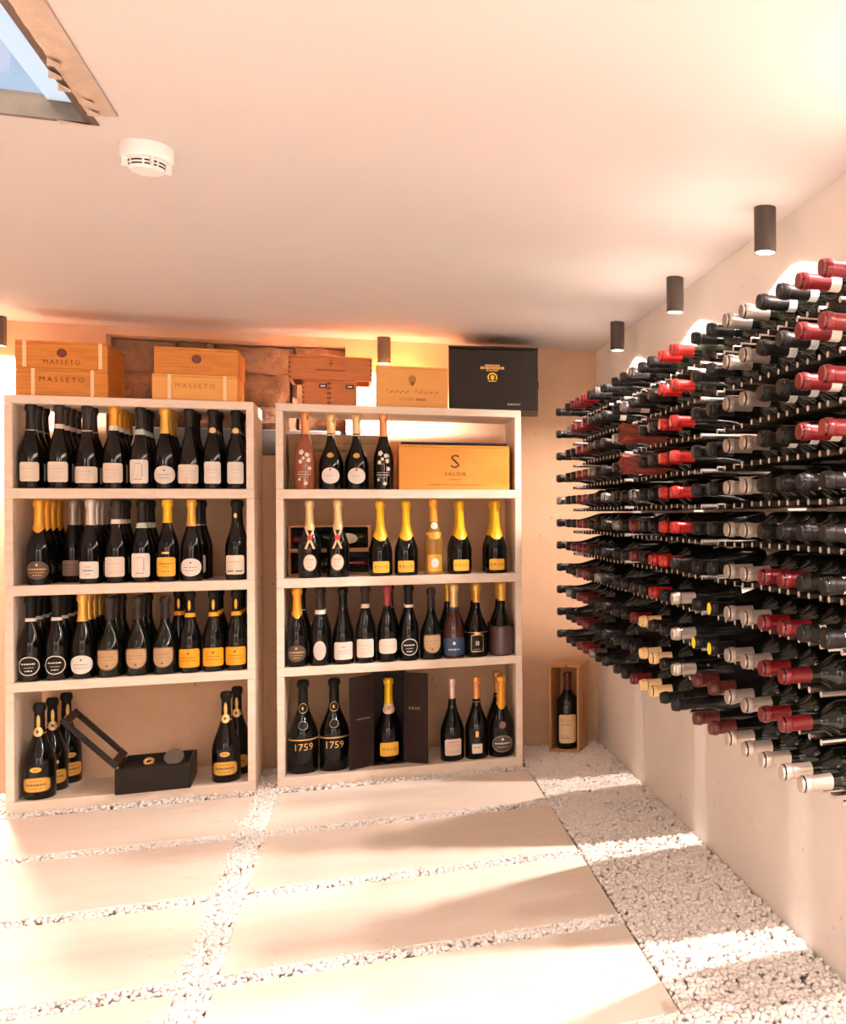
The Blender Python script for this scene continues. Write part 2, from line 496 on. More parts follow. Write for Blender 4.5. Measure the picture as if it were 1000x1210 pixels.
# skylight
b = MB(); b.box(SX0 + .02, SX1 - .018, SY0 + .02, SY1 - .012, ZC + .036, ZC + .042)
wi = struct('window_1', b.mesh('window_1', M_pane))
fr = MB()
fr.box(SX0, SX1, SY1 - .012, SY1, ZC - .003, ZC + .044); fr.box(SX0, SX1, SY0, SY0 + .02, ZC - .003, ZC + .05)
fr.box(SX1 - .020, SX1, SY0 + .02, SY1 - .012, ZC - .003, ZC + .05); fr.box(SX0, SX0 + .02, SY0 + .02, SY1 - .012, ZC - .003, ZC + .05)
obj('window_frame', fr.mesh('window_frame', M_alu), wi)
mf = MB(); mf.box(SX1 - .085, SX1 - .020, SY0 + .02, SY1 - .012, ZC + .0335, ZC + .0345)
obj('milky_edge_film', mf.mesh('milky_edge_film', M_milk), wi)
# strip of masking film along the frame
tp = MB(); n = 44; V = []
for i in range(n + 1):
    y = SY0 - .05 + (2.205 - SY0 + .05) * i / n
    for j, q in enumerate((0, .4, .75, 1)):
        V.append((SX1 - .006 + .052 * q + (rnd.uniform(-.0015, .0015) if j < 3 else 0), y + .01 * (1 - q) * 0, ZC - .003 - rnd.uniform(0, .0035) * (1 if 0 < j < 3 else .3)))
tp.add(V, [(i * 4 + j, i * 4 + j + 1, i * 4 + 5 + j, i * 4 + 4 + j) for i in range(n) for j in range(3)])
tape = obj('masking_film_strip', tp.mesh('masking_film_strip', M_tape, True), wi)
for k in range(5):
    c = MB(); y0 = 1.95 + .055 * k; x0 = SX1 + rnd.uniform(-.012, .012)
    pts = [(x0 - .006, y0, ZC - .006), (x0 + .010, y0 + .012, ZC - .011), (x0 + .004, y0 + .04, ZC - .006), (x0 - .014, y0 + .03, ZC - .009)]
    c.add(pts, [(0, 1, 2, 3)])
    obj('torn_film', c.mesh('torn_film', M_tape), wi)
c = MB(); c.add([(SX1 - .07, SY1 - .014, ZC - .004), (SX1 - .02, SY1 - .02, ZC - .010), (SX1 - .012, SY1 + .001, ZC - .004), (SX1 - .066, SY1 - .002, ZC - .008)], [(0, 1, 2, 3)])
obj('torn_film', c.mesh('torn_film', M_tape), wi)

# ------------------------------------------------------------------ floor slabs
SEAMS = [4.22, 3.706, 3.131, 2.57, 2.005, 1.44, .87]
cols = [(-2.46, -1.49), (-1.405, -0.421), (-0.341, 0.637)]
for ci, (x0, x1) in enumerate(cols):
    for k in range(len(SEAMS) - 1):
        y1 = SEAMS[k] - (.034 if k else 0); y0 = SEAMS[k + 1] + .034
        mb = MB(); mb.box(0, x1 - x0, 0, y1 - y0, -.022, 0, bev=.003)
        obj('slab', mb.mesh('slab', M_slab), floor, (x0, y0, rnd.uniform(-.001, .001)))
mb = MB(); mb.box(XL, 0.637, YR, .87 - .03, -.022, 0, bev=.003)
obj('slab', mb.mesh('slab', M_slab), floor)

# ------------------------------------------------------------------ gravel
rs = np.random.RandomState(3)
ph = (1 + 5 ** .5) / 2
ICO = np.array([(-1, ph, 0), (1, ph, 0), (-1, -ph, 0), (1, -ph, 0), (0, -1, ph), (0, 1, ph), (0, -1, -ph), (0, 1, -ph), (ph, 0, -1), (ph, 0, 1), (-ph, 0, -1), (-ph, 0, 1)]) / (1 + ph * ph) ** .5
ICF = np.array([(0, 11, 5), (0, 5, 1), (0, 1, 7), (0, 7, 10), (0, 10, 11), (1, 5, 9), (5, 11, 4), (11, 10, 2), (10, 7, 6), (7, 1, 8), (3, 9, 4), (3, 4, 2), (3, 2, 6), (3, 6, 8), (3, 8, 9), (4, 9, 5), (2, 4, 11), (6, 2, 10), (8, 6, 7), (9, 8, 1)])
def scatter(x0, x1, y0, y1, dens, zlo, zhi, size=(.0055, .0105)):
    n = int((x1 - x0) * (y1 - y0) * dens)
    P = np.stack([rs.uniform(x0, x1, n), rs.uniform(y0, y1, n), rs.uniform(zlo, zhi, n)], 1)
    return P, rs.uniform(size[0], size[1], n)
def gravel(name, fields, label):
    P = np.concatenate([f[0] for f in fields]); S = np.concatenate([f[1] for f in fields])
    n = len(P)
    ax = rs.uniform(.65, 1.35, (n, 1, 3)); ax[:, :, 2] *= .75
    jit = rs.uniform(.72, 1.2, (n, 12, 1))
    V = ICO[None] * jit * ax * S[:, None, None]
    a = rs.uniform(0, 2 * PI, n); t = rs.uniform(-.6, .6, n)
    ca, sa, ct, st_ = np.cos(a)[:, None], np.sin(a)[:, None], np.cos(t)[:, None], np.sin(t)[:, None]
    x, y, z_ = V[..., 0], V[..., 1], V[..., 2]
    y2 = y * ct - z_ * st_; z2 = y * st_ + z_ * ct
    W = np.stack([x * ca - y2 * sa, x * sa + y2 * ca, z2], -1) + P[:, None, :]
    F = (ICF[None] + (np.arange(n) * 12)[:, None, None]).reshape(-1, 3)
    me = bpy.data.meshes.new(name)
    me.vertices.add(n * 12); me.vertices.foreach_set('co', W.reshape(-1).astype(np.float32))
    me.loops.add(len(F) * 3); me.loops.foreach_set('vertex_index', F.reshape(-1).astype(np.int32))
    me.polygons.add(len(F)); me.polygons.foreach_set('loop_start', (np.arange(len(F)) * 3).astype(np.int32))
    me.update(calc_edges=True); me.materials.append(M_gravel)
    o = obj(name, me); o['kind'] = 'stuff'
    return tag(o, label, 'gravel')
gravel('gravel_bed_by_wall', [scatter(.645, XW - .006, 1.5, YB - .01, 15000, -.010, .001), scatter(.645, XW - .006, .9, 1.5, 4000, -.013, 0)],
       'white gravel strip along the foot of the bottle wall')
FJ = []
for sy in SEAMS[1:5]:
    for (x0, x1) in cols: FJ.append(scatter(x0, x1 + .004, sy - .033, sy + .033, 14000, -.010, -.001, (.0045, .009)))
    FJ.append(scatter(-.5, .637, sy - .045, sy + .045, 500, .001, .003, (.003, .006)))
gravel('gravel_cross_joints', FJ, 'white gravel filling the joints between slabs, running across the floor')
gravel('gravel_long_joints', [scatter(-.420, -.342, 1.7, 4.6, 15000, -.010, 0), scatter(-1.49, -1.407, 1.9, 4.6, 7000, -.013, -.001),
                              scatter(-.45, -.32, 2.0, 4.22, 600, .001, .003, (.003, .006))],
       'white gravel filling the joints that run towards the shelf units')
gravel('gravel_under_shelves', [scatter(-1.6, .645, 4.222, 4.288, 9000, -.013, .003), scatter(-2.4, -1.27, 4.28, 4.64, 7000, -.013, 0),
                                scatter(-.425, -.345, 4.28, 4.64, 9500, -.013, .004)],
       'white gravel along the front and between the shelf units')

# ------------------------------------------------------------------ ceiling spot lamps
def ceiling_lamp(x, y, label, group, watts):
    t = thing('ceiling_spotlight', label, 'spotlight', (x, y, ZC), 0, group)
    b = MB(); R = .0285; Hh = .116
    b.lathe([(0.001, 0), (R, 0), (R, -Hh), (R - .0025, -Hh), (R - .003, -Hh + .006), (R - .0035, -Hh + .012)], 28)
    obj('housing', b.mesh('housing', M_lamp, True), t)
    b = MB(); b.lathe([(R - .0035, -Hh + .002), (R - .004, -Hh + .012), (.0005, -Hh + .012)], 28)
    obj('lamp_glass', b.mesh('lamp_glass', M_lampglow, True), t)
    ld = bpy.data.lights.new('spot_light', 'AREA'); ld.shape = 'DISK'; ld.size = .034
    ld.energy = watts; ld.color = LAMP_COL; ld.spread = math.radians(146)
    lo = bpy.data.objects.new('spot_light', ld); COL.objects.link(lo); lo.parent = t
    lo.location = (0, 0, -Hh - .002)
    return t
M_lampglow = emit('lamp_glow', (1.0, .86, .70), 6.0)
WG = 'ceiling spotlights along the bottle wall'
for y, l in ((3.90, 'dark bronze cylinder spotlight by the bottle wall, closest to the back wall'),
             (3.10, 'dark bronze cylinder spotlight by the bottle wall, second from the back wall'),
             (2.315, 'dark bronze cylinder spotlight by the bottle wall, third from the back wall'),
             (1.51, 'dark bronze cylinder spotlight by the bottle wall, fourth from the back wall'),
             (0.70, 'dark bronze cylinder spotlight by the bottle wall, fifth from the back wall')):
    ceiling_lamp(.961, y, l, WG, LAMP_W * (.55 if y > 3.5 else 1.0))
for x, l in ((.07, 'dark cylinder spotlight over the wide shelf unit, close to the back wall'),
             (-1.35, 'dark cylinder spotlight over the outer end of the narrow shelf unit')):
    ceiling_lamp(x, YB - .085, l, 'ceiling spotlights along the back wall', BACK_W)
for y, l in ((3.3, 'dark cylinder spotlight opposite the bottle wall, nearer the back wall'), (1.2, 'dark cylinder spotlight opposite the bottle wall, nearer the glazed door')):
    ceiling_lamp(XL + .085, y, l, 'ceiling spotlights along the opposite wall', SIDE_W)
for x, l in ((-1.95, 'added dark cylinder fill spotlight by the glazed door, towards the opposite wall'), (.45, 'added dark cylinder fill spotlight by the glazed door, towards the bottle wall'), (-.55, 'added dark cylinder fill spotlight above the glazed door')):  # added unseen lamps: wash the rear wall to fill the shelf fronts
    ceiling_lamp(x, YR + .12, l, 'added fill spotlights along the rear wall', REAR_FILL_W)

# smoke detector
t = thing('smoke_detector', 'round white smoke detector with black slots on the ceiling', 'smoke detector', (-.437, 2.375, ZC))
b = MB(); b.lathe([(.0005, 0), (.051, 0), (.0515, -.004), (.051, -.026), (.047, -.031), (.036, -.031)], 36)
obj('base', b.mesh('base', M_white, True), t)
b = MB(); b.lathe([(.036, -.031), (.034, -.048), (.031, -.052), (.0005, -.053)], 36)
obj('cap', b.mesh('cap', M_white, True), t)
for k in range(8):
    for lv, (rr, zz) in enumerate(((.0362, -.0355), (.0352, -.0425))):
        b = MB(); a0 = 2 * PI * k / 8 + .06; P = []
        for j in range(6):
            a = a0 + (2 * PI / 8 - .12) * j / 5
            P += [(rr * math.sin(a), -rr * math.cos(a), zz), ((rr - .0002) * math.sin(a), -(rr - .0002) * math.cos(a), zz - .0035)]
        b.add(P, [(2 * j, 2 * j + 2, 2 * j + 3, 2 * j + 1) for j in range(5)])
        obj('slot', b.mesh('slot', M_slot), t)
for k in range(4):
    b = MB(); a = 2 * PI * k / 4 + .4
    b.box(-.0025, .0025, -.0465, -.032, -.049, -.030, M=Matrix.Rotation(a, 4, 'Z'))
    obj('cage_rib', b.mesh('cage_rib', M_white), t)

# ------------------------------------------------------------------ shelf units
BOARDS = [(1.515, 1.546), (1.163, 1.200), (.802, .840), (.446, .482), (-.012, .040)]
def shelf_unit(x0, x1, label):
    t = thing('shelf_unit', label, 'shelf unit', ((x0 + x1) / 2, YF, 0))
    hw = (x1 - x0) / 2; D = .335; th = .027
    for i, (z0, z1) in enumerate(BOARDS):
        b = MB(); b.box(-hw, hw, 0, D, z0, z1, bev=.002)
        obj(['top_board', 'shelf_board', 'shelf_board', 'shelf_board', 'bottom_board'][i], b.mesh('board', M_shelf), t)
    for i in range(4):
        zt = BOARDS[i][0] - .0006; zb = BOARDS[i + 1][1] + .0006
        for s in (-1, 1):
            b = MB()
            if s < 0: b.box(-hw, -hw + th, .0004, D - .001, zb, zt, bev=.0015)
            else: b.box(hw - th, hw, .0004, D - .001, zb, zt, bev=.0015)
            obj('side_panel', b.mesh('side_panel', M_shelf), t)
    return t
shelf_unit(-1.253, -.424, 'narrow whitewashed four-tier shelf unit filled with rows of champagne')
shelf_unit(-.345, .626, 'wide whitewashed four-tier shelf unit with gift boxes, beside the bottle wall corner')
Z1, Z2, Z3, Z4 = 1.2002, .8402, .4822, .0402

# ------------------------------------------------------------------ champagne bottles
def prof(R, H, zs, zn, rn, lip=True):
    P = [(.0005, .004), (R * .7, .002), (R * .93, 0), (R, .006), (R, zs)]
    k = 9
    for i in range(1, k + 1):
        t_ = i / k
        s_ = .5 - .5 * math.cos(PI * t_ ** .92)
        P.append((R + (rn - R) * s_, zs + (zn - zs) * t_))
    P += [(rn * .94, H - .034), (rn * .94, H - .022)]
    if lip: P += [(rn * 1.08, H - .018), (rn * 1.1, H - .004), (rn * .98, H), (.0005, H)]
    return P
def rad(P, z):
    for (r0, z0), (r1, z1) in zip(P[3:], P[4:]):
        if z0 <= z <= z1: return r0 + (r1 - r0) * (z - z0) / max(z1 - z0, 1e-6)
    return P[-3][0]
def slope(P, z): return -(rad(P, z + .004) - rad(P, z - .004)) / .008

STD = dict(R=.0395, H=.318, zs=.125, zn=.245, rn=.0152)
FAT = dict(R=.0475, H=.312, zs=.100, zn=.225, rn=.0150)
DPS = dict(R=.0460, H=.300, zs=.095, zn=.220, rn=.0150)
MAG = dict(R=.0520, H=.352, zs=.125, zn=.270, rn=.0165)
TYPES = {}
def btype(key, dims, glass, desc, foil=None, bands=(), labels=(), extra=None):
    TYPES[key] = dict(dims=dims, glass=glass, desc=desc, foil=foil, bands=bands, labels=labels, extra=extra)

def bars(lines, seed):
    r_ = random.Random(seed); out = []
    for (zc, hh, wd) in lines:
        x = -wd / 2
        while x < wd / 2 - .003:
            l = r_.uniform(.004, .010); out.append((x, min(x + l, wd / 2), zc - hh / 2, zc + hh / 2)); x += l + .0022
    return out
# label: (shape fn, zc, material, ink material, [(dz, height, width)...], text or None)
L = lambda sh, zc, mt, ink=None, lines=(), txt=None, rim=None: (sh, zc, mt, ink, lines, txt, rim)
two = lambda w_: [(.012, .0035, w_), (0, .002, w_ * .7), (-.018, .002, w_ * .6)]
btype('plain', STD, M_glass, 'champagne with all-black foil and square cream label', (M_black, .222, 0), [(M_pewter, .216, .221)], [L(rect(.068, .072), .062, M_cream, M_inkl, two(.04))])
btype('creamband', STD, M_glass, 'champagne with black foil and cream neck band', (M_brown, .242, 0), [(M_cream, .226, .243)], [L(rect(.076, .076), .062, M_cream, M_inkl, two(.045))])
btype('wide', STD, M_glass, 'champagne with brown-black foil and wide cream label', (M_brown, .225, 0), [(M_pewter, .216, .223)], [L(rect(.096, .062), .052, M_cream, M_inkl, two(.05))])
btype('amberband', STD, M_glass, 'champagne with amber foil and cream neck band', (M_orangefoil, .240, 0), [(M_cream, .223, .241)], [L(rect(.076, .075), .060, M_cream, M_inkl, two(.04))])
btype('mintband', STD, M_glass, 'champagne with black foil and pale green neck band', (M_black, .230, 0), [(M_mint, .209, .229)], [L(rect(.070, .092), .066, M_paper, M_ink, [(.03, .002, .02), (-.03, .002, .03)])], 'vline')
btype('ovalgold', STD, M_glass, 'champagne with gold foil and white oval label', (M_gold, .215, 0), [], [L(oval(.086, .070), .054, M_paper, M_ink, [(.018, .006, .006), (0, .0022, .05), (-.012, .0015, .04)])])
btype('burgundy', dict(R=.0408, H=.316, zs=.10, zn=.25, rn=.015), M_glass, 'champagne with plain black neck and cream label', (M_satin, .245, 0), [], [L(rect(.084, .074), .058, M_cream, M_inkl, two(.05))])
btype('sealed', STD, M_glass, 'champagne with black foil and round neck seal', (M_satin, .215, 0), [(M_pewter, .224, .228)], [L(oval(.027, .023), .232, M_palegold), L(rect(.064, .086), .064, M_paper, M_inkl, two(.04))])
btype('amberV', STD, M_glass, 'champagne with pointed amber foil and dark oval label', (M_orangefoil, .212, .018), [], [L(oval(.082, .068), .055, M_dlabel, M_inkg, [(.020, .008, .008), (.004, .005, .062), (-.008, .002, .05), (-.018, .003, .03)])])
btype('silver', STD, M_glass, 'champagne with silver foil and square white label', (M_silver, .222, 0), [], [L(rect(.072, .064), .052, M_paper, M_ink, [(.012, .002, .02), (-.002, .004, .035), (-.016, .002, .02)])])
btype('pewter', STD, M_glass, 'champagne with dull grey foil and brown-grey label', (M_pewter, .222, 0), [], [L(rect(.072, .060), .056, mat('taupe_paper', (.25, .17, .12), .6), M_ink, two(.04))])
btype('yellow', STD, M_glass, 'champagne with yellow foil and yellow label', (M_yellow, .228, 0), [], [L(rect(.074, .074), .058, M_ylabel, M_woodink, two(.045)), L(rect(.026, .008), .112, M_inkg)])
btype('dashlabel', STD, M_glass, 'champagne with dark dashes on its cream label', (M_satin, .225, 0), [], [L(oval(.012, .020), .255, M_inkg), L(rect(.076, .076), .060, M_cream, M_ink, [(.012, .0015, .04)])], 'dashes')
btype('whitering', STD, M_glass, 'champagne with white neck band and ringed label', (M_satin, .238, 0), [(M_paper, .222, .234)], [L(oval(.074, .070), .058, M_satin, M_inkw, [(.008, .005, .048), (-.006, .002, .03), (-.018, .004, .024)], None, M_inkw)])
btype('shield', DPS, M_green, 'champagne with tan shield label', (M_brown, .215, 0), [], [L(shield(.080, .080), .066, M_tan, M_ink, [(.012, .0015, .05), (0, .0015, .05), (-.022, .006, .008)], None, M_woodink)])
btype('orange', STD, M_glass, 'champagne with orange neck band and orange label', (M_satin, .236, 0), [(M_orange, .216, .232)], [L(oval(.010, .040), .262, M_orangefoil), L(rect(.088, .072), .058, M_orange, M_woodink, [(.018, .006, .008), (.002, .0022, .05), (-.010, .002, .06)]) ])
btype('trento', MAG, M_glass, 'magnum with gold oval labels', (M_satin, .262, 0), [(M_inkg, .240, .2435)], [L(oval(.012, .050), .285, M_inkg), L(oval(.034, .036), .248, M_palegold, M_ink, [(0, .010, .010)], None, M_inkg), L(oval(.038, .020), .112, M_glabel, M_ink, [(0, .003, .016)]), L(rounded(.104, .056), .056, M_glabel, M_ink, [(0, .006, .065), (.014, .002, .04), (-.014, .002, .05)], None, M_woodink)])
btype('rosefloral', STD, M_rose, 'pink rosé champagne painted with white flowers', (M_copper, .225, 0), [], [], 'flowers')
btype('blackfloral', STD, M_glass, 'black champagne painted with white flowers, copper foil', (M_copper, .222, 0), [], [], 'flowers')
btype('fatoval', FAT, M_glass, 'plump gold-foiled champagne with cream oval label', (M_palegold, .232, 0), [(M_inkg, .222, .227)], [L(oval(.026, .022), .140, M_glabel), L(oval(.074, .066), .056, M_paper, M_inkl, [(0, .005, .03)]), L(oval(.009, .008), .080, M_redink)])
btype('ribbon', dict(R=.0445, H=.315, zs=.115, zn=.24, rn=.015), M_glass, 'champagne with crossed cream ribbon', (M_palegold, .205, .012), [], [L(oval(.052, .068), .062, M_cream, M_tan, two(.03), None, M_tan)], 'ribbon')
btype('yellowV', FAT, M_glass, 'plump champagne with pointed yellow foil', (M_yellow, .165, .020), [], [L(rect(.070, .048), .038, M_ylabel, M_woodink, [], 'KRUG', None), L(oval(.016, .016), .158, M_palegold)])
btype('amberglass', STD, M_goldglass, 'golden clear-glass champagne with amber foil', (M_orangefoil, .225, 0), [(M_glabel, .168, .180)], [L(oval(.030, .030), .208, M_paper), L(shield(.052, .030), .165, M_glabel), L(rect(.062, .072), .050, M_glabel), L(oval(.034, .038), .050, M_paper, M_inkl, [(0, .008, .008)])])
btype('tallopal', STD, M_glass, 'champagne with cream neck band, grey oval label', (M_brown, .226, 0), [(M_cream, .208, .225)], [L(oval(.050, .078), .062, mat('grey_paper', (.70, .66, .60), .65), M_inkl, two(.025))])
btype('pinkrect', dict(R=.0408, H=.316, zs=.10, zn=.25, rn=.015), M_glass, 'champagne with glossy black neck and pale pink label', (M_glass, .252, 0), [], [L(rect(.084, .072), .056, M_paper, M_redink, [(.016, .003, .02), (0, .0015, .05), (-.010, .0015, .05)])])
btype('redfoil', STD, M_glass, 'champagne with dark red foil and wide cream oval label', (M_redfoil, .232, 0), [], [L(rounded(.086, .062), .066, M_cream, M_inkl, [(0, .004, .045)])])
btype('bluewrap', dict(R=.0440, H=.312, zs=.12, zn=.235, rn=.0155), M_darkrose, 'dark rosé champagne with pale gold foil and navy label', (M_palegold, .216, 0), [(M_blue, .207, .215)], [L(rect(.118, .074), .050, M_blue, M_inkw, [(.014, .012, .010), (-.012, .006, .05)])])
btype('goldneck', FAT, M_glass, 'gold-foiled champagne with gold-framed black label', (M_gold, .232, 0), [(M_inkg, .105, .107)], [L(rect(.054, .074), .060, M_satin, M_inkl, [(0, .018, .014), (-.026, .002, .03)], None, M_inkg), L(oval(.030, .010), .102, M_inkg)])
btype('filmwrap', FAT, M_glass, 'champagne with gold foil, wrapped in plum-coloured film', (M_gold, .236, 0), [], [L(rect(.05, .066), .056, M_satin, M_inkl, [(0, .014, .012)], None, M_pewter)], 'film')
btype('year', dict(R=.0570, H=.375, zs=.15, zn=.29, rn=.0185), M_glass, 'black magnum lettered 1759 in gold', (M_satin, .285, 0), [(M_inkg, .136, .141)], [L(oval(.036, .040), .262, M_satin, M_inkg, [(0, .012, .010)], None, M_inkg), L(oval(.036, .034), .196, M_satin, None, [], None, M_pewter)], 'year')
btype('yellowmag', dict(R=.0520, H=.352, zs=.115, zn=.262, rn=.0165), M_glass, 'magnum with yellow foil, pink collar and gold label', (M_yellow, .235, 0), [], [L(shield(.058, .046), .224, mat('pink_paper', (.80, .58, .45), .5)), L(oval(.018, .018), .226, M_tan), L(rect(.082, .058), .056, M_ylabel, M_woodink, [], 'KRUG')])
btype('rosesilver', dict(R=.0500, H=.350, zs=.115, zn=.255, rn=.0155), M_green, 'magnum with silvery pink foil and pale pink label', (mat('rose_silver_foil', (.74, .56, .46), .3, metal=.6), .262, 0), [], [L(rect(.074, .070), .060, mat('blush_paper', (.80, .62, .50), .6), M_redink, [(.022, .003, .04), (.008, .0015, .05), (-.02, .0015, .05)])])
btype('coppermag', dict(R=.0490, H=.350, zs=.125, zn=.255, rn=.0160), M_glass, 'magnum with copper foil and small cream label', (M_copper, .255, 0), [(M_pewter, .240, .243)], [L(rounded(.014, .026), .108, M_inkg), L(rect(.048, .044), .046, M_cream, M_ink, [(.006, .003, .03)], None, M_ink)])
btype('amberVmag', dict(R=.0530, H=.345, zs=.125, zn=.255, rn=.0165), M_glass, 'magnum with pointed amber foil and dark oval label', (M_orangefoil, .225, .022), [], [L(oval(.096, .072), .058, M_dlabel, M_inkw, [(.020, .010, .010), (.002, .006, .070), (-.014, .002, .05)], None, M_pewter), L(oval(.028, .030), .140, mat('dull_rose', (.22, .12, .10), .5))])

def build_type(key):
    T = TYPES[key]
    if 'parts' in T: return T['parts']
    d = T['dims']; P = prof(d['R'], d['H'], d['zs'], d['zn'], d['rn'])
    parts = []
    b = MB(); b.lathe(P, 24); parts.append(('glass_body', b.mesh('glass_body', T['glass'], True), []))
    if T['foil']:
        fm, z0, amp = T['foil']
        H = d['H']; e = .0009
        zs_ = [z0] + [z0 + (H - .034 - z0) * k / 6 for k in range(1, 7)]
        Q = [(rad(P, zz) + e, zz) for zz in zs_]
        Q += [(d['rn'] * 1.02 + e, H - .030), (d['rn'] * 1.22 + e, H - .024), (d['rn'] * 1.24 + e, H - .012), (d['rn'] * 1.10 + e, H - .003), (d['rn'] * .9, H + .001), (.0005, H + .0015)]
        b = MB()
        if amp:
            # pointed hem at the front: radius follows the shoulder
            n = 28; V = []; F = []; k = len(Q)
            for j in range(n):
                a = 2 * PI * j / n; drop = amp * max(0, math.cos(a)) ** 3
                for q, (r, zz) in enumerate(Q):
                    wq = max(0, 1 - q / 3.0)
                    z_ = zz - drop * wq
                    rr = (rad(P, z_) + e) if q < 7 else r
                    V.append((rr * math.sin(a), -rr * math.cos(a), z_))
            for j in range(n):
                j2 = (j + 1) % n
                F += [(j * k + q, j2 * k + q, j2 * k + q + 1, j * k + q + 1) for q in range(k - 1)]
            b.add(V, F)
        else: b.lathe(Q, 24)
        parts.append(('foil', b.mesh('foil', fm, True), []))
    for (bm_, z0, z1) in T['bands']:
        b = MB(); b.lathe([(rad(P, z0) + .0006, z0), (rad(P, z0) + .0016, z0), (rad(P, (z0 + z1) / 2) + .0016, (z0 + z1) / 2), (rad(P, z1) + .0016, z1), (rad(P, z1) + .0006, z1)], 24)
        parts.append(('neck_band', b.mesh('neck_band', bm_, True), []))
    for li, (sh, zc, mt, ink, lines, txt, rim) in enumerate(T['labels']):
        r = rad(P, zc); cn = slope(P, zc) if zc > d['zs'] else 0.0
        off = .0010 + .0004 * li + (.0012 if zc > d['zs'] else 0)
        b = MB(); b.patch(r + off, sh, zc, cone=cn)
        subs = []
        if rim:
            c = MB(); c.ring(r + off + .0004, sh, zc, .09, cone=cn)
            subs.append(('label_rim', c.mesh('label_rim', rim)))
        if ink and (lines or txt):
            c = MB()
            for (u0, u1, v0, v1) in bars([(zc + dz, hh, wd) for dz, hh, wd in lines], hash_(key) + li): c.bar(r + off + .0005 - cn * (v0 - zc), u0, u1, v0, v1)
            if txt: curved_text(c, txt, .016, r + off + .0005, zc, spacing=1.5)
            subs.append(('print', c.mesh('print', ink)))
        parts.append(('label', b.mesh('label', mt, True), subs))
    R = d['R']
    if T['extra'] == 'vline':
        c = MB(); c.bar(R + .0016, .012, .0135, .045, .095, n=1); parts.append(('print', c.mesh('print', M_ink), []))
    if T['extra'] == 'dashes':
        for u0, u1 in ((-.030, -.004), (.004, .030)):
            c = MB(); c.bar(R + .0016, u0, u1, .033, .0375); parts.append(('print', c.mesh('print', M_ink), []))
    if T['extra'] == 'flowers':
        r_ = random.Random(4)
        for (u, zc, s_) in ((-.012, .150, .022), (.010, .140, .019), (.016, .118, .018), (-.016, .112, .017), (.020, .085, .018), (-.004, .126, .014), (-.020, .040, .012), (.005, .024, .016)):
            c = MB(); rr = rad(P, zc) + .0016; cn = slope(P, zc) if zc > d['zs'] else 0
            c.patch(rr, lambda t_: (s_ * .5 * (.86 + .14 * math.cos(5 * t_)) * math.cos(t_), s_ * .55 * (.86 + .14 * math.cos(5 * t_)) * math.sin(t_)), zc, n=30, rings=2, rot=u / rr, cone=cn)
            parts.append(('painted_flower', c.mesh('painted_flower', M_cream, True), []))
        c = MB()
        for q in range(2): c.bar(R + .0012, .002 + .010 * q, .0035 + .010 * q, .02, .10, n=1)
        for (u0, u1, v0, v1) in bars([(.070, .003, .05), (.060, .004, .055), (.050, .002, .04)], 3): c.bar(R + .0012, u0, u1, v0, v1)
        parts.append(('print', c.mesh('print', M_inkl), []))
    if T['extra'] == 'ribbon':
        c = MB(); za, zb = .205, .118
        for s in (-1, 1):
            V = []; F = []
            for k in range(13):
                t_ = k / 12; zz = za + (zb - za) * t_
                rr = rad(P, zz) + .002; u = s * (.017 - .034 * min(t_ * 1.35, 1.0)) if t_ < .74 else s * (-.017)
                u = s * (.018 - .034 * t_)
                V += [((rr) * math.sin((u - .0045) / rr), -rr * math.cos((u - .0045) / rr), zz), (rr * math.sin((u + .0045) / rr), -rr * math.cos((u + .0045) / rr), zz)]
            F = [(2 * k, 2 * k + 1, 2 * k + 3, 2 * k + 2) for k in range(12)]
            c.add(V, F)
        parts.append(('ribbon', c.mesh('ribbon', M_ribbon, True), []))
        c = MB(); zc = .163; rr = rad(P, zc) + .0035; c.patch(rr, rounded(.020, .020), zc, cone=slope(P, zc)); parts.append(('red_seal', c.mesh('red_seal', M_redink, True), []))
    if T['extra'] == 'year':
        c = MB(); curved_text(c, '1759', .040, R + .0014, .108, spacing=1.0); parts.append(('lettering', c.mesh('lettering', M_inkg), []))
    if T['extra'] == 'film':
        c = MB(); c.lathe([(R + .002, .004), (R + .003, .06), (R + .0035, .115), (R + .001, .125), (R + .004, .128)], 18, zoff=lambda a, q: .003 * math.sin(5 * a) if q > 2 else 0)
        parts.append(('film_wrap', c.mesh('film_wrap', M_wrap, True), []))
    T['parts'] = parts
    return parts
def hash_(s): return sum(ord(ch) * (i + 3) for i, ch in enumerate(s))

def place(key, x, y, z, label, group, rot=None):
    t = thing('champagne_bottle', label, 'champagne bottle', (x, y, z), rnd.uniform(-.07, .07) if rot is None else rot, group)
    for (n_, me, subs) in build_type(key):
        p = obj(n_, me, t)
        for (sn, sme) in subs: obj(sn, sme, p)
    return t

ORD = ['', 'frontmost', 'second back', 'third back', 'fourth back']
def file_(key, x, z, unit, tier, depth, y0=None, pos='', pitch=None, dx=0.0):
    T = TYPES[key]; R = T['dims']['R']
    y = YF + .004 + R if y0 is None else y0
    pt = pitch or 2 * R + .0015
    back = YF + .333 - R
    if depth > 1: pt = min(pt, (back - y) / (depth - 1)) if (back - y) / (depth - 1) > 2 * R * .985 else pt
    for k in range(depth):
        if y + k * pt > back + .002: break
        l = T['desc'] + ', ' + (pos + ', ' if pos else '') + (ORD[k + 1] + ', ' if depth > 1 else '') + tier + ' tier, ' + unit + ' unit'
        place(key, x + dx * k, y + k * pt, z, l, 'champagne bottles on the ' + unit + ' shelf unit')

def narrow(key, x, z, tier, depth, **k): file_(key, x, z, 'narrow', tier, depth, **k)
def wide(key, x, z, tier, depth, **k): file_(key, x, z, 'wide', tier, depth, **k)
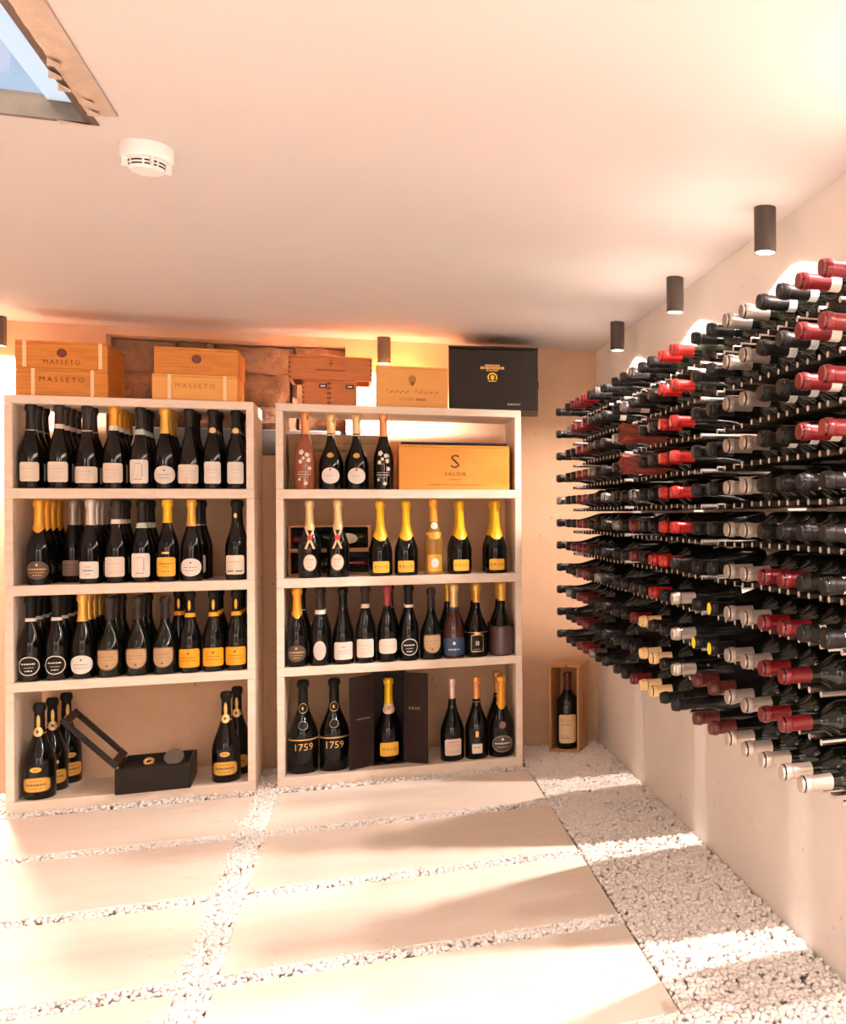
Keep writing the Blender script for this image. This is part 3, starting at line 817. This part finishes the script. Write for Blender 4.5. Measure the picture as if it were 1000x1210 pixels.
# narrow unit, top tier
narrow('plain', -1.180, Z1, 'top', 3)
narrow('creamband', -1.090, Z1, 'top', 4)
narrow('wide', -1.000, Z1, 'top', 2)
narrow('amberband', -.912, Z1, 'top', 4)
narrow('mintband', -.824, Z1, 'top', 3)
narrow('ovalgold', -.740, Z1, 'top', 3)
narrow('burgundy', -.657, Z1, 'top', 3)
narrow('sealed', -.574, Z1, 'top', 3, pos='inner file')
narrow('sealed', -.4925, Z1, 'top', 3, pos='end file')
# second tier
narrow('amberV', -1.156, Z2, 'second', 4)
narrow('pewter', -1.073, Z2, 'second', 2, y0=YF + .150)
narrow('silver', -.990, Z2, 'second', 4)
narrow('creamband', -.906, Z2, 'second', 3)
narrow('mintband', -.820, Z2, 'second', 3)
narrow('yellow', -.733, Z2, 'second', 1)
narrow('ovalgold', -.650, Z2, 'second', 1)
narrow('plain', -.640, Z2, 'second', 2, y0=YF + .142)
narrow('dashlabel', -.4935, Z2, 'second', 2)
# third tier
narrow('whitering', -1.184, Z3, 'third', 4, pos='end file')
narrow('whitering', -1.101, Z3, 'third', 4, pos='inner file')
narrow('ovalgold', -1.018, Z3, 'third', 4)
narrow('shield', -.930, Z3, 'third', 3, pos='first file')
narrow('shield', -.837, Z3, 'third', 3, pos='middle file')
narrow('shield', -.744, Z3, 'third', 1, pos='last file')
narrow('orange', -.712, Z3, 'third', 2, y0=YF + .146, pos='set back')
narrow('orange', -.657, Z3, 'third', 1, pos='first file')
narrow('orange', -.575, Z3, 'third', 3, pos='middle file')
narrow('orange', -.4935, Z3, 'third', 3, pos='end file')
# bottom tier
def mag(key, x, y, z, where, unit, rot=None):
    place(key, x, y, z, TYPES[key]['desc'] + ', ' + where, 'magnums on the bottom tier of the ' + unit + ' shelf unit', rot)
mag('trento', -1.163, YF + .064, Z4, 'front one beside the open black box lid', 'narrow', .0)
mag('trento', -1.150, YF + .171, Z4, 'middle of three behind the open lid', 'narrow', .3)
mag('trento', -1.130, YF + .278, Z4, 'rearmost behind the open lid', 'narrow', .5)
mag('trento', -.535, YF + .066, Z4, 'front of two beside the open black box', 'narrow', .0)
mag('trento', -.508, YF + .174, Z4, 'rear of two beside the open black box', 'narrow', .0)
# wide unit, top tier
wide('rosefloral', -.239, Z1, 'top', 1)
wide('fatoval', -.141, Z1, 'top', 1, pos='next to rosé')
wide('fatoval', -.043, Z1, 'top', 1, pos='next to black floral')
wide('blackfloral', .062, Z1, 'top', 1)
# second tier
wide('ribbon', -.224, Z2, 'second', 1, pos='nearer the end panel')
wide('ribbon', -.116, Z2, 'second', 1, pos='nearer the yellow foils')
wide('yellowV', .048, Z2, 'second', 1, pos='beside the ribbons')
wide('yellowV', .151, Z2, 'second', 1, pos='beside the golden bottle')
wide('amberglass', .262, Z2, 'second', 1)
wide('yellowV', .372, Z2, 'second', 2, pos='past the golden bottle')
wide('yellowV', .522, Z2, 'second', 2, pos='at end panel')
# third tier
wide('amberV', -.272, Z3, 'third', 1)
wide('plain', -.262, Z3, 'third', 1, y0=YF + .15, pos='behind amber foil')
wide('tallopal', -.186, Z3, 'third', 2)
wide('pinkrect', -.099, Z3, 'third', 2)
wide('creamband', -.012, Z3, 'third', 2)
wide('redfoil', .074, Z3, 'third', 1)
wide('plain', .084, Z3, 'third', 1, y0=YF + .15, pos='behind red foil')
wide('whitering', .160, Z3, 'third', 2)
wide('shield', .250, Z3, 'third', 1)
wide('bluewrap', .344, Z3, 'third', 1)
wide('goldneck', .326, Z3, 'third', 1, y0=YF + .155, pos='behind the navy label')
wide('goldneck', .438, Z3, 'third', 2, pos='beside the navy label')
wide('filmwrap', .545, Z3, 'third', 2)
# bottom tier
mag('year', -.255, YF + .095, Z4, 'beside the end panel', 'wide', .06)
mag('year', -.136, YF + .095, Z4, 'beside the dark open gift box', 'wide', .02)
mag('rosesilver', .336, YF + .072, Z4, 'beside the copper-foiled magnum', 'wide')
mag('coppermag', .438, YF + .070, Z4, 'between the other two', 'wide')
mag('amberVmag', .543, YF + .070, Z4, 'at the end panel', 'wide')
mag('coppermag', .540, YF + .180, Z4, 'half hidden behind the amber-foiled magnum', 'wide')

# dark gift box with open doors, bottle inside
KX, KY = .078, YF + .075
t = thing('gift_box', 'dark brown gift box with two open doors around a yellow-foiled magnum', 'gift box', (KX, KY, Z4))
b = MB(); b.box(-.066, -.060, -.0, .13, 0, .395); b.box(.060, .066, 0, .13, 0, .395); b.box(-.06, .06, .124, .13, 0, .395); b.box(-.06, .06, 0, .124, .389, .395); b.box(-.06, .06, 0, .124, 0, .005)
obj('body', b.mesh('body', M_brownbox), t)
for s in (-1, 1):
    b = MB(); wd_ = .105
    b.box(0, wd_, -.004, .004, .004, .385, bev=.002) if s > 0 else b.box(-wd_, 0, -.004, .004, .004, .385, bev=.002)
    dd = obj('door', b.mesh('door', M_brownbox), t, (s * .067, -.003, 0), (0, 0, -s * math.radians(34)))
    b = MB()
    if s > 0: flat_text(b, 'KRUG', .016, .045, .235, -.0048, spacing=1.35)
    else: b.box(-.075, -.012, -.0052, -.0046, .206, .209)
    obj('lettering', b.mesh('lettering', M_inkg if s > 0 else M_pewter), dd)
place('yellowmag', KX, KY + .060, Z4 + .0055, 'magnum with yellow foil and pink collar standing in the dark gift box', 'magnums on the bottom tier of the wide shelf unit', .05)

# open black presentation box
TX0, TX1, TY0, TY1 = -.908, -.655, YF - .02, YF + .215
t = thing('presentation_box', 'flat black presentation box lying with its framed lid open', 'gift box', ((TX0 + TX1) / 2, (TY0 + TY1) / 2, Z4), math.radians(3))
hx, hy, hz = (TX1 - TX0) / 2, (TY1 - TY0) / 2, .098
b = MB(); b.box(-hx, hx, -hy, -hy + .012, 0, hz, bev=.002); obj('front_panel', b.mesh('front_panel', M_blackbox), t)
b = MB(); b.box(-hx, hx, hy - .012, hy, 0, hz, bev=.002); obj('back_panel', b.mesh('back_panel', M_blackbox), t)
for s in (-1, 1):
    b = MB(); b.box(*((-hx, -hx + .012) if s < 0 else (hx - .012, hx)), -hy + .012, hy - .012, 0, hz, bev=.002); obj('side_panel', b.mesh('side_panel', M_blackbox), t)
b = MB(); b.box(-hx + .012, hx - .012, -hy + .012, hy - .012, 0, .076); obj('lining', b.mesh('lining', M_satin), t)
for (cx, cy, sz) in ((-.035, .045, .020), (.030, .055, .014)):
    b = MB(); b.lathe([(sz * .6, 0), (sz * .75, .004), (sz, .006), (sz * .9, .010), (sz * .55, .012)], 14)
    obj('gold_clasp', b.mesh('gold_clasp', M_inkg, True), t, (cx, cy, .078), (.6, 0, 0))
b = MB(); b.lathe([(.0005, 0), (.034, 0), (.036, .004), (.034, .009), (.030, .010), (.0005, .008)], 26)
obj('medallion', b.mesh('medallion', M_medal, True), t, (.055, .02, .094), (math.radians(48), 0, 0))
b = MB()
for (u0, u1, v0, v1) in bars([(0, .004, .03), (.01, .002, .02)], 5): b.box(u0, u1, v0, v1, 0, .0006)
obj('print', b.mesh('print', M_inkg), t, (-.03, .02, .0765))
lid = MB(); LW = .262; lt = .014
lid.box(-LW, 0, -hy, -hy + .034, 0, lt, bev=.002); lid.box(-LW, 0, hy - .034, hy, 0, lt, bev=.002)
lid.box(-LW, -LW + .028, -hy + .034, hy - .034, 0, lt, bev=.002); lid.box(-.028, 0, -hy + .034, hy - .034, 0, lt, bev=.002)
lo_ = obj('lid', lid.mesh('lid', M_blackbox), t, (-hx, 0, hz), (0, math.radians(48), 0))
for s in (-1, 1):
    b = MB(); b.box(-.006, .010, -.008, .008, -.002, .004); obj('hinge', b.mesh('hinge', M_inkg), t, (-hx, s * (hy - .02), hz))

# ------------------------------------------------------------------ wooden crates on top of the units
ZT = 1.5464
def crate(name, x0, x1, z0, z1, y0, dep, mt, label, group=None, rotz=0.0, lid=True):
    t = thing(name, label, 'wooden crate', ((x0 + x1) / 2, y0, z0), rotz, group)
    hw = (x1 - x0) / 2; hh = z1 - z0
    b = MB(); b.box(-hw, hw, 0, .012, 0, hh - .010, bev=.0015); obj('front_board', b.mesh('front_board', mt), t)
    b = MB(); b.box(-hw, hw, dep - .012, dep, 0, hh - .010, bev=.0015); obj('back_board', b.mesh('back_board', mt), t)
    for s in (-1, 1):
        b = MB(); b.box(*((-hw, -hw + .012) if s < 0 else (hw - .012, hw)), .0125, dep - .0125, 0, hh - .010, bev=.0015); obj('end_board', b.mesh('end_board', mt), t)
    b = MB(); b.box(-hw, hw, -.001, dep, hh - .0095, hh, bev=.002); obj('lid', b.mesh('lid', mt), t)
    return t, hw, hh
def straps(t, hw, hh, xs_):
    for sx in xs_:
        b = MB(); b.box(sx * hw - .006, sx * hw + .006, -.0018, -.0002, .002, hh - .002); obj('strap', b.mesh('strap', M_strap), t)
def print_on(t, items, mt):
    b = MB()
    for (body, size, cx, cz, sp, sx) in items: flat_text(b, body, size, cx, cz, -.0016, sp, 0, sx)
    obj('lettering', b.mesh('lettering', mt), t)
def seal(t, cx, cz, r, mt=M_seal):
    b = MB(); b.lathe([(.0005, 0), (r * .7, 0), (r * .75, .001), (r, .001), (r, -.0015)], 22)
    obj('seal', b.mesh('seal', mt), t, (cx, -.0012, cz), (math.radians(90), 0, 0))
# pile one
t, hw, hh = crate('wine_crate', -1.222, -.926, ZT, ZT + .104, YF + .018, .262, M_pine, 'lower pine crate lettered MASSETO on the outer end of narrow unit', 'pine crates on the narrow shelf unit')
straps(t, hw, hh, (-.62, .66)); print_on(t, [('MASSETO', .026, .0, .062, 1.45, 1.0)], M_woodink); 
b = MB(); [b.box(-.11 + i * .004, -.108 + i * .004, -.0014, -.0012, .012, .016) for i in range(4)]
obj('print', b.mesh('print', M_woodink2), t, (.23, 0, 0))
t, hw, hh = crate('wine_crate', -1.222, -.926, ZT + .1045, ZT + .206, YF + .018, .262, M_pine, 'upper pine crate with dark seal on the outer end of narrow unit', 'pine crates on the narrow shelf unit')
straps(t, hw, hh, (-.80, .84)); seal(t, 0, .058, .0165); print_on(t, [('MASSETO', .022, .0, .024, 1.4, 1.0)], M_woodink)
# pile two
t, hw, hh = crate('wine_crate', -.779, -.483, ZT, ZT + .101, YF + .016, .225, M_pinel, 'lower pale pine crate lettered MASSETO near the rubble opening', 'pine crates on the narrow shelf unit')
straps(t, hw, hh, (-.60, .70)); print_on(t, [('MASSETO', .025, .0, .056, 1.45, 1.0)], M_woodink2)
t, hw, hh = crate('wine_crate', -.772, -.480, ZT + .1015, ZT + .206, YF + .018, .225, M_pine, 'upper pine crate with dark seal near the rubble opening', 'pine crates on the narrow shelf unit')
seal(t, 0, .060, .0165); print_on(t, [('MASSETO', .020, .0, .026, 1.4, 1.0)], M_woodink2)
# pile three: finger-jointed reddish crates
def notches(t, hw, hh, xs_, dep):
    for sx in xs_:
        k = max(3, int(hh / .019))
        for q in range(k):
            zz = .008 + (hh - .022) * q / max(1, k - 1)
            b = MB(); b.box(sx - .004, sx + .004, -.0014, -.0002, zz - .0036, zz + .0036); obj('joint', b.mesh('joint', M_notch), t)
t, hw, hh = crate('jointed_crate', -.247, -.147, ZT, ZT + .101, YF + .018, .20, M_redpine, 'small reddish crate with black tag, lower pair, at the rubble side', 'reddish finger-jointed crates on the wide shelf unit')
notches(t, hw, hh, (-hw + .004, hw - .004), .2)
b = MB(); b.box(.012, .042, -.0022, -.0002, .068, .084); tg = obj('tag', b.mesh('tag', M_satin), t); b = MB(); b.box(.018, .036, -.0030, -.0023, .073, .079); obj('print', b.mesh('print', M_inkw), tg)
t, hw, hh = crate('jointed_crate', -.1465, -.042, ZT, ZT + .101, YF + .018, .20, M_redpine, 'small reddish crate with black tag, lower pair, nearer the pale crate', 'reddish finger-jointed crates on the wide shelf unit')
notches(t, hw, hh, (-hw + .004,), .2)
b = MB(); b.box(.012, .042, -.0022, -.0002, .068, .084); tg = obj('tag', b.mesh('tag', M_satin), t); b = MB(); b.box(.018, .036, -.0030, -.0023, .073, .079); obj('print', b.mesh('print', M_inkw), tg)
t, hw, hh = crate('jointed_crate', -.298, .019, ZT + .1015, ZT + .200, YF + .018, .20, M_redpine, 'long reddish crate lying across the two small tagged crates', 'reddish finger-jointed crates on the wide shelf unit')
notches(t, hw, hh, (-hw + .004, hw - .004), .2)
b = MB(); b.box(-.002, .002, -.0014, -.0002, .055, .082); b.box(-.010, .010, -.0014, -.0002, .066, .069)
for (u0, u1, v0, v1) in bars([(.040, .006, .11)], 11): b.box(u0, u1, -.0014, -.0002, v0, v1)
obj('print', b.mesh('print', M_woodink), t)
# pale crate
t, hw, hh = crate('wine_crate', .034, .322, ZT, ZT + .172, YF + .022, .21, M_pinel, 'pale crate with burnt crest and script, beside the black box', None)
b = MB(); disc(b, 0, .118, .017, -.0014, 20, .85); 
b.add([(-.013, -.0014, .108), (.013, -.0014, .108), (0, -.0014, .088)], [(0, 1, 2)])
obj('crest', b.mesh('crest', M_woodink2), t)
b = MB()
for s0, s1 in ((-.105, -.012), (.012, .108)):
    n = 46; V = []
    for k in range(n + 1):
        u = s0 + (s1 - s0) * k / n; a = 9 * PI * k / n
        hgt = .004 if k > 5 else .011
        cz = .064 + hgt * math.sin(a); th = .0018 + .001 * math.cos(a)
        V += [(u, -.0014, cz - th), (u, -.0014, cz + th)]
    b.add(V, [(2 * k, 2 * k + 2, 2 * k + 3, 2 * k + 1) for k in range(n)])
flat_text(b, 'VOSNE-', .017, -.022, .034, -.0014, 1.1); 
for (u0, u1, v0, v1) in bars([(.034, .010, .044)], 8): b.box(u0 + .036, u1 + .036, -.0016, -.0012, v0, v1)
obj('lettering', b.mesh('lettering', M_woodink2), t)
# big black box
t = thing('gift_box', 'large black gift box with gold emblem on top of the wide unit', 'gift box', (.534, YF + .152, ZT), math.radians(-9))
b = MB(); b.box(-.188, .188, -.140, .140, 0, .262, bev=.003); obj('body', b.mesh('body', M_blackbox), t)
b = MB(); b.box(-.189, .189, -.141, .141, .2635, .274, bev=.003); obj('lid', b.mesh('lid', M_blackbox), t)
b = MB(); 
for (u0, u1, v0, v1) in bars([(.192, .007, .062), (.170, .005, .05)], 21): b.box(u0 - .005, u1 - .005, -.1412, -.1402, v0, v1)
for (u0, u1, v0, v1) in bars([(.181, .011, .100)], 22): b.box(u0 - .005, u1 - .005, -.1412, -.1402, v0, v1)
obj('lettering', b.mesh('lettering', M_inkg), t)
b = MB(); n = 24; V = []
for k in range(n + 1):
    a = -.55 + (PI + 1.1) * k / n
    for rr in (.021, .015): V.append((-.005 + rr * math.cos(a), -.1410, .140 + rr * math.sin(a)))
b.add(V, [(2 * k, 2 * k + 1, 2 * k + 3, 2 * k + 2) for k in range(n)])
disc(b, -.005, .140, .011, -.1410, 16, .75); b.box(-.022, .012, -.1412, -.1404, .122, .126)
obj('emblem', b.mesh('emblem', M_yellow), t)
b = MB()
for (u0, u1, v0, v1) in bars([(.025, .007, .055)], 23): b.box(u0 + .085, u1 + .085, -.1412, -.1402, v0, v1)
obj('print', b.mesh('print', M_pewter), t)
b = MB(); b.lathe([(.0005, .0), (.012, 0), (.013, -.001), (.017, -.001), (.018, .0015), (.017, .003)], 18)
obj('round_grip', b.mesh('round_grip', mat('grip_brown', (.12, .07, .045), .4)), t, (.1895, .03, .13), (0, math.radians(90), 0))

# honey wood crate with the big S, carton behind the bottles
t, hw, hh = crate('wine_crate', .122, .578, Z1, Z1 + .190, YF + .022, .26, M_oak, 'honey-coloured wooden crate lettered with a large S, top tier', None)
b = MB(); b.box(-hw + .01, hw - .008, .004, .25, hh + .0005, hh + .012); obj('dark_liner', b.mesh('dark_liner', M_satin), t)
print_on(t, [('S', .082, 0, .118, 1, 1.15), ('SALON', .022, 0, .068, 1.35, 1.0)], M_woodink)
for ln in ((.044, .004, .05), (.022, .003, .22), (.168, .002, .07)):
    b = MB()
    for (u0, u1, v0, v1) in bars([ln], 31): b.box(u0, u1, -.0016, -.0012, v0, v1)
    obj('print', b.mesh('print', M_woodink2), t)
t = thing('carton', 'kraft carton with faint lettering behind the floral bottles', 'carton', (-.118, YF + .175, Z1))
b = MB(); b.box(-.190, .190, 0, .13, 0, .236, bev=.002); obj('body', b.mesh('body', M_carton), t)
b = MB()
for (u0, u1, v0, v1) in bars([(.168, .014, .20), (.120, .004, .3), (.2, .004, .33), (.08, .004, .3)], 41): b.box(u0, u1, -.0012, -.0002, v0, v1)
obj('lettering', b.mesh('lettering', mat('carton_print', (.20, .11, .045), .7)), t)

# ------------------------------------------------------------------ wine bottles (lying)
BDX = prof(.0375, .300, .185, .226, .0142)
BGY = prof(.0400, .298, .105, .222, .0142)
def capsule_mesh(mt, z0=.240, H=.300, tipmat=None):
    b = MB(); r = .0150
    Q = [(r + .0004, z0), (r, z0 + .002), (r - .0002, H - .020), (r + .0016, H - .018), (r + .0018, H - .008), (r + .0004, H - .006), (r + .0004, H - .0035), (r - .001, H + .0008)]
    b.lathe(Q, 20); b.lathe([(r - .001, H + .0008), (.006, H + .0011), (.0005, H + .0011)], 20, mi=1 if tipmat else 0)
    return b.mesh('capsule', [mt, tipmat] if tipmat else mt, True)
ME_bdx = (lambda b: (b.lathe(BDX, 22), b.mesh('glass_body', M_green, True))[1])(MB())
ME_bgy = (lambda b: (b.lathe(BGY, 22), b.mesh('glass_body', M_glass, True))[1])(MB())
CAPS = {}
for nm, mt in dict(red=C_red, bred=C_bred, dred=C_dred, black=C_black, grey=C_grey, taupe=C_taupe, silver=C_silver, steel=C_steel, cream=C_cream, crimson=C_red).items():
    CAPS[nm] = capsule_mesh(mt)
CAPS['yellow'] = capsule_mesh(C_black, tipmat=C_yellow)
def band_mesh(mt, z0, z1, r=.0148):
    b = MB(); b.lathe([(r, z0), (r + .0012, z0), (r + .0012, z1), (r, z1)], 20); return b.mesh('neck_band', mt, True)
NB_cream = band_mesh(M_cream, .212, .239); NB_white = band_mesh(mat('cool_white_paper', (.74, .78, .80), .5), .222, .239)
def logo_mesh():
    b = MB(); r = .0156
    for a in (0, 2.1, 4.2):
        b.bar(r, -.004, .004, .252, .2535, rot=a); b.bar(r, -.0015, .0015, .2535, .262, rot=a); b.bar(r, -.004, .004, .262, .2645, rot=a)
    return b.mesh('print', M_inkw)
LOGO = logo_mesh()
b = MB(); b.patch(.0156, rect(.018, .016), .258); b.patch(.0156, rect(.018, .016), .258, rot=2.4); SQ = b.mesh('gold_square', M_inkg, True)
def wlabel(mt, R=.0375):
    b = MB(); b.patch(R + .0007, rect(.10, .075), .085, n=40, rings=8); return b.mesh('label', mt, True)
WL = [wlabel(M_cream), wlabel(M_paper), wlabel(mat('grey_label', (.5, .46, .43), .6))]
WLG = [wlabel(M_cream, .0400), wlabel(M_paper, .0400)]
WORD = {'red': 'red-capped', 'bred': 'bright-red-capped', 'dred': 'oxblood-capped', 'black': 'black-capped', 'grey': 'grey-capped', 'taupe': 'taupe-capped', 'silver': 'silver-capped', 'steel': 'steel-capped', 'cream': 'cream-capped', 'crimson': 'crimson-capped', 'yellow': 'yellow-tipped'}
NTH = ['first', 'second', 'third', 'fourth', 'fifth', 'sixth', 'seventh', 'eighth', 'ninth', 'tenth', 'eleventh', 'twelfth', 'thirteenth', 'fourteenth', 'fifteenth', 'sixteenth', 'seventeenth', 'eighteenth', 'nineteenth', 'twentieth', 'twenty-first', 'twenty-second', 'twenty-third']
CY = [1.505, 1.602, 1.690, 1.790, 1.886, 1.986, 2.098, 2.212, 2.388, 2.493, 2.598, 2.703, 2.808, 2.914, 3.020, 3.180, 3.284, 3.388, 3.492, 3.596, 3.700, 3.804, 4.000]
RZ = [1.513 - .0910 * k for k in range(11)]
def cap_of(c, r):
    if c <= 1:
        if r <= 3: return 'red'
        if r <= 7: return 'black'
        return 'silver' if (c == 1 and r == 10) else None
    if c <= 3:
        if r <= 5: return 'black'
        return 'red' if r <= 9 else 'silver'
    if c <= 5: return 'grey' if r <= 3 else ('taupe' if r <= 9 else 'silver')
    if c <= 7:
        if r in (7, 8): return 'yellow' if (c == 6 or r == 8) else 'black'
        return 'dred' if r >= 9 else 'black'
    if c <= 9:
        if r <= 5: return 'bred'
        if r in (7, 8, 9) and c == 8: return 'silver'
        if r == 6 and c == 9: return 'bred'
        return 'black'
    if c == 10: return 'cream' if r in (9, 10) else ('bred' if r == 6 or r == 7 else 'black')
    if c == 11: return 'cream' if r in (8, 9, 10) else 'black'
    if c == 12: return 'steel' if r in (0, 4) else ('crimson' if r in (5, 6, 8, 10) else 'black')
    if c == 13: return 'steel' if r in (1,) else ('cream' if r == 1 else 'black')
    if c == 14: return 'steel' if r in (2, 5) else 'black'
    if c in (18, 19): return 'red'
    if c == 20: return 'red' if r in (0, 1, 6) else 'black'
    return ['black', 'black', 'black', 'steel', 'black', 'black', 'black'][(c * 5 + r * 3) % 7]
def is_burg(c, r): return (6 <= c <= 9 and r not in (0, 1)) or c in (11, 13, 14, 16, 21, 22) or (c == 17 and r > 5)
NC = len(CY)
for c, y in enumerate(CY):
    for r, z in enumerate(RZ):
        cp = cap_of(c, r)
        if cp is None: continue
        wrapped = (c in (12,) and r in (2, 3))
        burg = is_burg(c, r)
        lab = f"{'tissue-wrapped, ' if wrapped else ''}{WORD[cp]} wine bottle, {NTH[r]} rack row from the top, {NTH[NC - 1 - c]} from the back wall"
        t = thing('wine_bottle', lab, 'wine bottle', (XW - .012, y, z), 0, 'wine bottles lying on the wall pegs')
        roll = rnd.uniform(0, 6.28)
        t.rotation_euler = (Matrix.Rotation(-PI / 2, 3, 'Y') @ Matrix.Rotation(roll, 3, 'Z')).to_euler()
        obj('glass_body', ME_bgy if burg else ME_bdx, t)
        obj('capsule', CAPS[cp], t)
        if cp == 'red' and c <= 1: obj('neck_band', NB_cream, t)
        if c in (2, 3) and r <= 3: obj('neck_band', NB_white, t)
        if cp == 'black' and c <= 3 and 4 <= r <= 7: obj('print', LOGO, t)
        if c == 0 and 4 <= r <= 7: obj('neck_band', NB_white, t)
        if c == 6 and r == 0 or (c == 8 and r == 10): obj('gold_square', SQ, t)
        if c in (13, 15) and r == 1: obj('neck_band', NB_cream, t)
        if c <= 16: obj('label', (WLG if burg else WL)[(c * 3 + (r > 3)) % (2 if burg else 3)], t)
        if wrapped:
            rr_ = random.Random(r); mb = MB(); n = 26; V = []
            zz = [.05, .09, .13, .17, .20, .225, .25, .275, .30, .325]
            bs = [.0405, .041, .041, .040, .036, .031, .028, .027, .028, .031]
            for k, (zq, rq) in enumerate(zip(zz, bs)):
                for j in range(n):
                    q = rq * (1 + .07 * math.sin(5 * 2 * PI * j / n + k * .9) + rr_.uniform(-.07, .07))
                    a = 2 * PI * j / n; V.append((q * math.sin(a), -q * math.cos(a), zq + rr_.uniform(-.008, .008)))
            mb.add(V, [(k * n + j, k * n + (j + 1) % n, (k + 1) * n + (j + 1) % n, (k + 1) * n + j) for k in range(len(zz) - 1) for j in range(n)])
            obj('tissue_wrap', mb.mesh('tissue_wrap', M_tissue), t)
# pegs
rack = thing('peg_rack', 'wall-mounted rack of steel pegs carrying the lying wine bottles', 'wine rack', (XW, 2.7, RZ[-1]))
pm = MB(); pm.tube((-.001, 0, 0), (-.240, 0, 0), .0062, 8, cap_mi=1); PEG = pm.mesh('peg', [M_steel, M_pegend])
spots = []
for c, y in enumerate(CY):
    for r, z in enumerate(RZ):
        if cap_of(c, r) is None: continue
        for s in (-1, 1): spots.append((y + s * .0262, z - (.0381 if is_burg(c, r) else .0350)))
spots.sort(key=lambda p: p[0])
for (y, z) in spots[:300]: obj('peg', PEG, rack, (0, y - 2.7, z - RZ[-1]))
far = MB()
for (y, z) in spots[300:]: far.tube((-.001, y - 2.7, z - RZ[-1]), (-.240, y - 2.7, z - RZ[-1]), .0062, 8, cap_mi=1)
o = obj('far_pegs', far.mesh('far_pegs', [M_steel, M_pegend]), rack); o['kind'] = 'stuff'

# ------------------------------------------------------------------ pair of shallow cases behind the ribboned bottles
for k, lab in enumerate(('lower shallow wooden bottle case behind the ribboned champagne', 'upper shallow wooden bottle case behind the ribboned champagne')):
    z0 = Z2 + .106 * k
    t = thing('bottle_case', lab, 'wooden case', (-.152, YF + .170, z0), 0, 'shallow bottle cases on the wide unit')
    hw = .162; hh = .1055; dp = .105
    for nm, bx in (('bottom_board', (-hw, hw, 0, dp, 0, .008)), ('top_board', (-hw, hw, 0, dp, hh - .008, hh)), ('end_board', (-hw, -hw + .010, 0, dp, .008, hh - .008)), ('end_board', (hw - .010, hw, 0, dp, .008, hh - .008)), ('back_board', (-hw + .01, hw - .01, dp - .006, dp, .008, hh - .008))):
        b = MB(); b.box(*bx, bev=.001); obj(nm, b.mesh(nm, M_satin if nm == 'back_board' else M_casewood), t)
    bt = thing('wine_bottle', ('red-capped' if k == 0 else 'oval-labelled dark') + ' wine bottle lying in the ' + ('lower' if k == 0 else 'upper') + ' shallow wooden case', 'wine bottle',
               (-.152 + (-.149 if k == 0 else .149), YF + .170 + .047, z0 + .0082 + .0402), 0, 'wine bottles lying in shallow cases')
    bt.rotation_euler = (Matrix.Rotation(PI / 2 if k == 0 else -PI / 2, 3, 'Y') @ Matrix.Rotation(PI / 2 if k else -PI / 2, 3, 'Z') @ Matrix.Rotation(PI / 2 * 0, 3, 'Z')).to_euler()
    obj('glass_body', ME_bdx, bt); obj('capsule', CAPS['crimson'], bt)
    # label turned to the front (-Y world)
    inv = bt.rotation_euler.to_matrix().inverted() @ Vector((0, -1, 0))
    ang = math.atan2(inv.x, -inv.y)
    b = MB(); b.patch(.0384, oval(.048, .08), .08, rot=ang); obj('label', b.mesh('label', M_cream, True), bt)

# ------------------------------------------------------------------ floor-standing case with magnum
t = thing('bottle_case', 'upright open pine case on the gravel in the corner', 'wooden case', (.871, 4.514, .003), math.radians(-28))
for nm, bx in (('bottom_board', (-.071, .071, -.075, .075, 0, .012)), ('top_board', (-.071, .071, -.075, .075, .388, .400)), ('side_board', (-.071, -.061, -.075, .075, .012, .388)), ('side_board', (.061, .071, -.075, .075, .012, .388)), ('back_board', (-.061, .061, .065, .075, .012, .388))):
    b = MB(); b.box(*bx, bev=.0015); obj(nm, b.mesh(nm, M_casewood), t)
b = MB()
for (u0, u1, v0, v1) in bars([(0, .010, .15)], 51): b.box(.0712, .0718, v0, v1, .2 + u0, .2 + u1)
obj('print', b.mesh('print', M_woodink), t)
b = MB(); b.lathe([(.0005, 0), (.005, 0), (.005, .003)], 10); obj('nail_hole', b.mesh('nail_hole', M_notch), t, (.012, -.0755, .394), (math.radians(90), 0, 0))
bt = thing('wine_bottle', 'large wine bottle with cream label standing in the upright pine case', 'wine bottle', (.862, 4.497, .0155), math.radians(-12))
BM = prof(.0490, .345, .215, .270, .0170)
b = MB(); b.lathe(BM, 26); obj('glass_body', b.mesh('glass_body', M_green, True), bt)
b = MB(); b.lathe([(.0178, .268), (.0176, .325), (.0196, .329), (.0196, .342), (.017, .3465), (.0005, .347)], 22); obj('capsule', b.mesh('capsule', C_dred, True), bt)
b = MB(); b.patch(.0498, rect(.088, .130), .092, n=40, rings=8); lb = obj('label', b.mesh('label', mat('aged_paper', (.80, .60, .36), .6), True), bt)
b = MB()
for (u0, u1, v0, v1) in bars([(.112, .003, .045), (.060, .002, .03), (.050, .003, .045)], 52): b.bar(.0503, u0 - .008, u1 - .008, v0, v1)
n = 26; V = []
for k in range(n + 1):
    u = -.032 + .044 * k / n; zc = .128 + .007 * math.sin(k * .9) + .006 * math.exp(-((k - 9) / 3) ** 2); a = u / .0503
    V += [(.0503 * math.sin(a), -.0503 * math.cos(a), zc - .0015), (.0503 * math.sin(a), -.0503 * math.cos(a), zc + .0018)]
b.add(V, [(2 * k, 2 * k + 2, 2 * k + 3, 2 * k + 1) for k in range(n)])
obj('print', b.mesh('print', M_ink), lb)
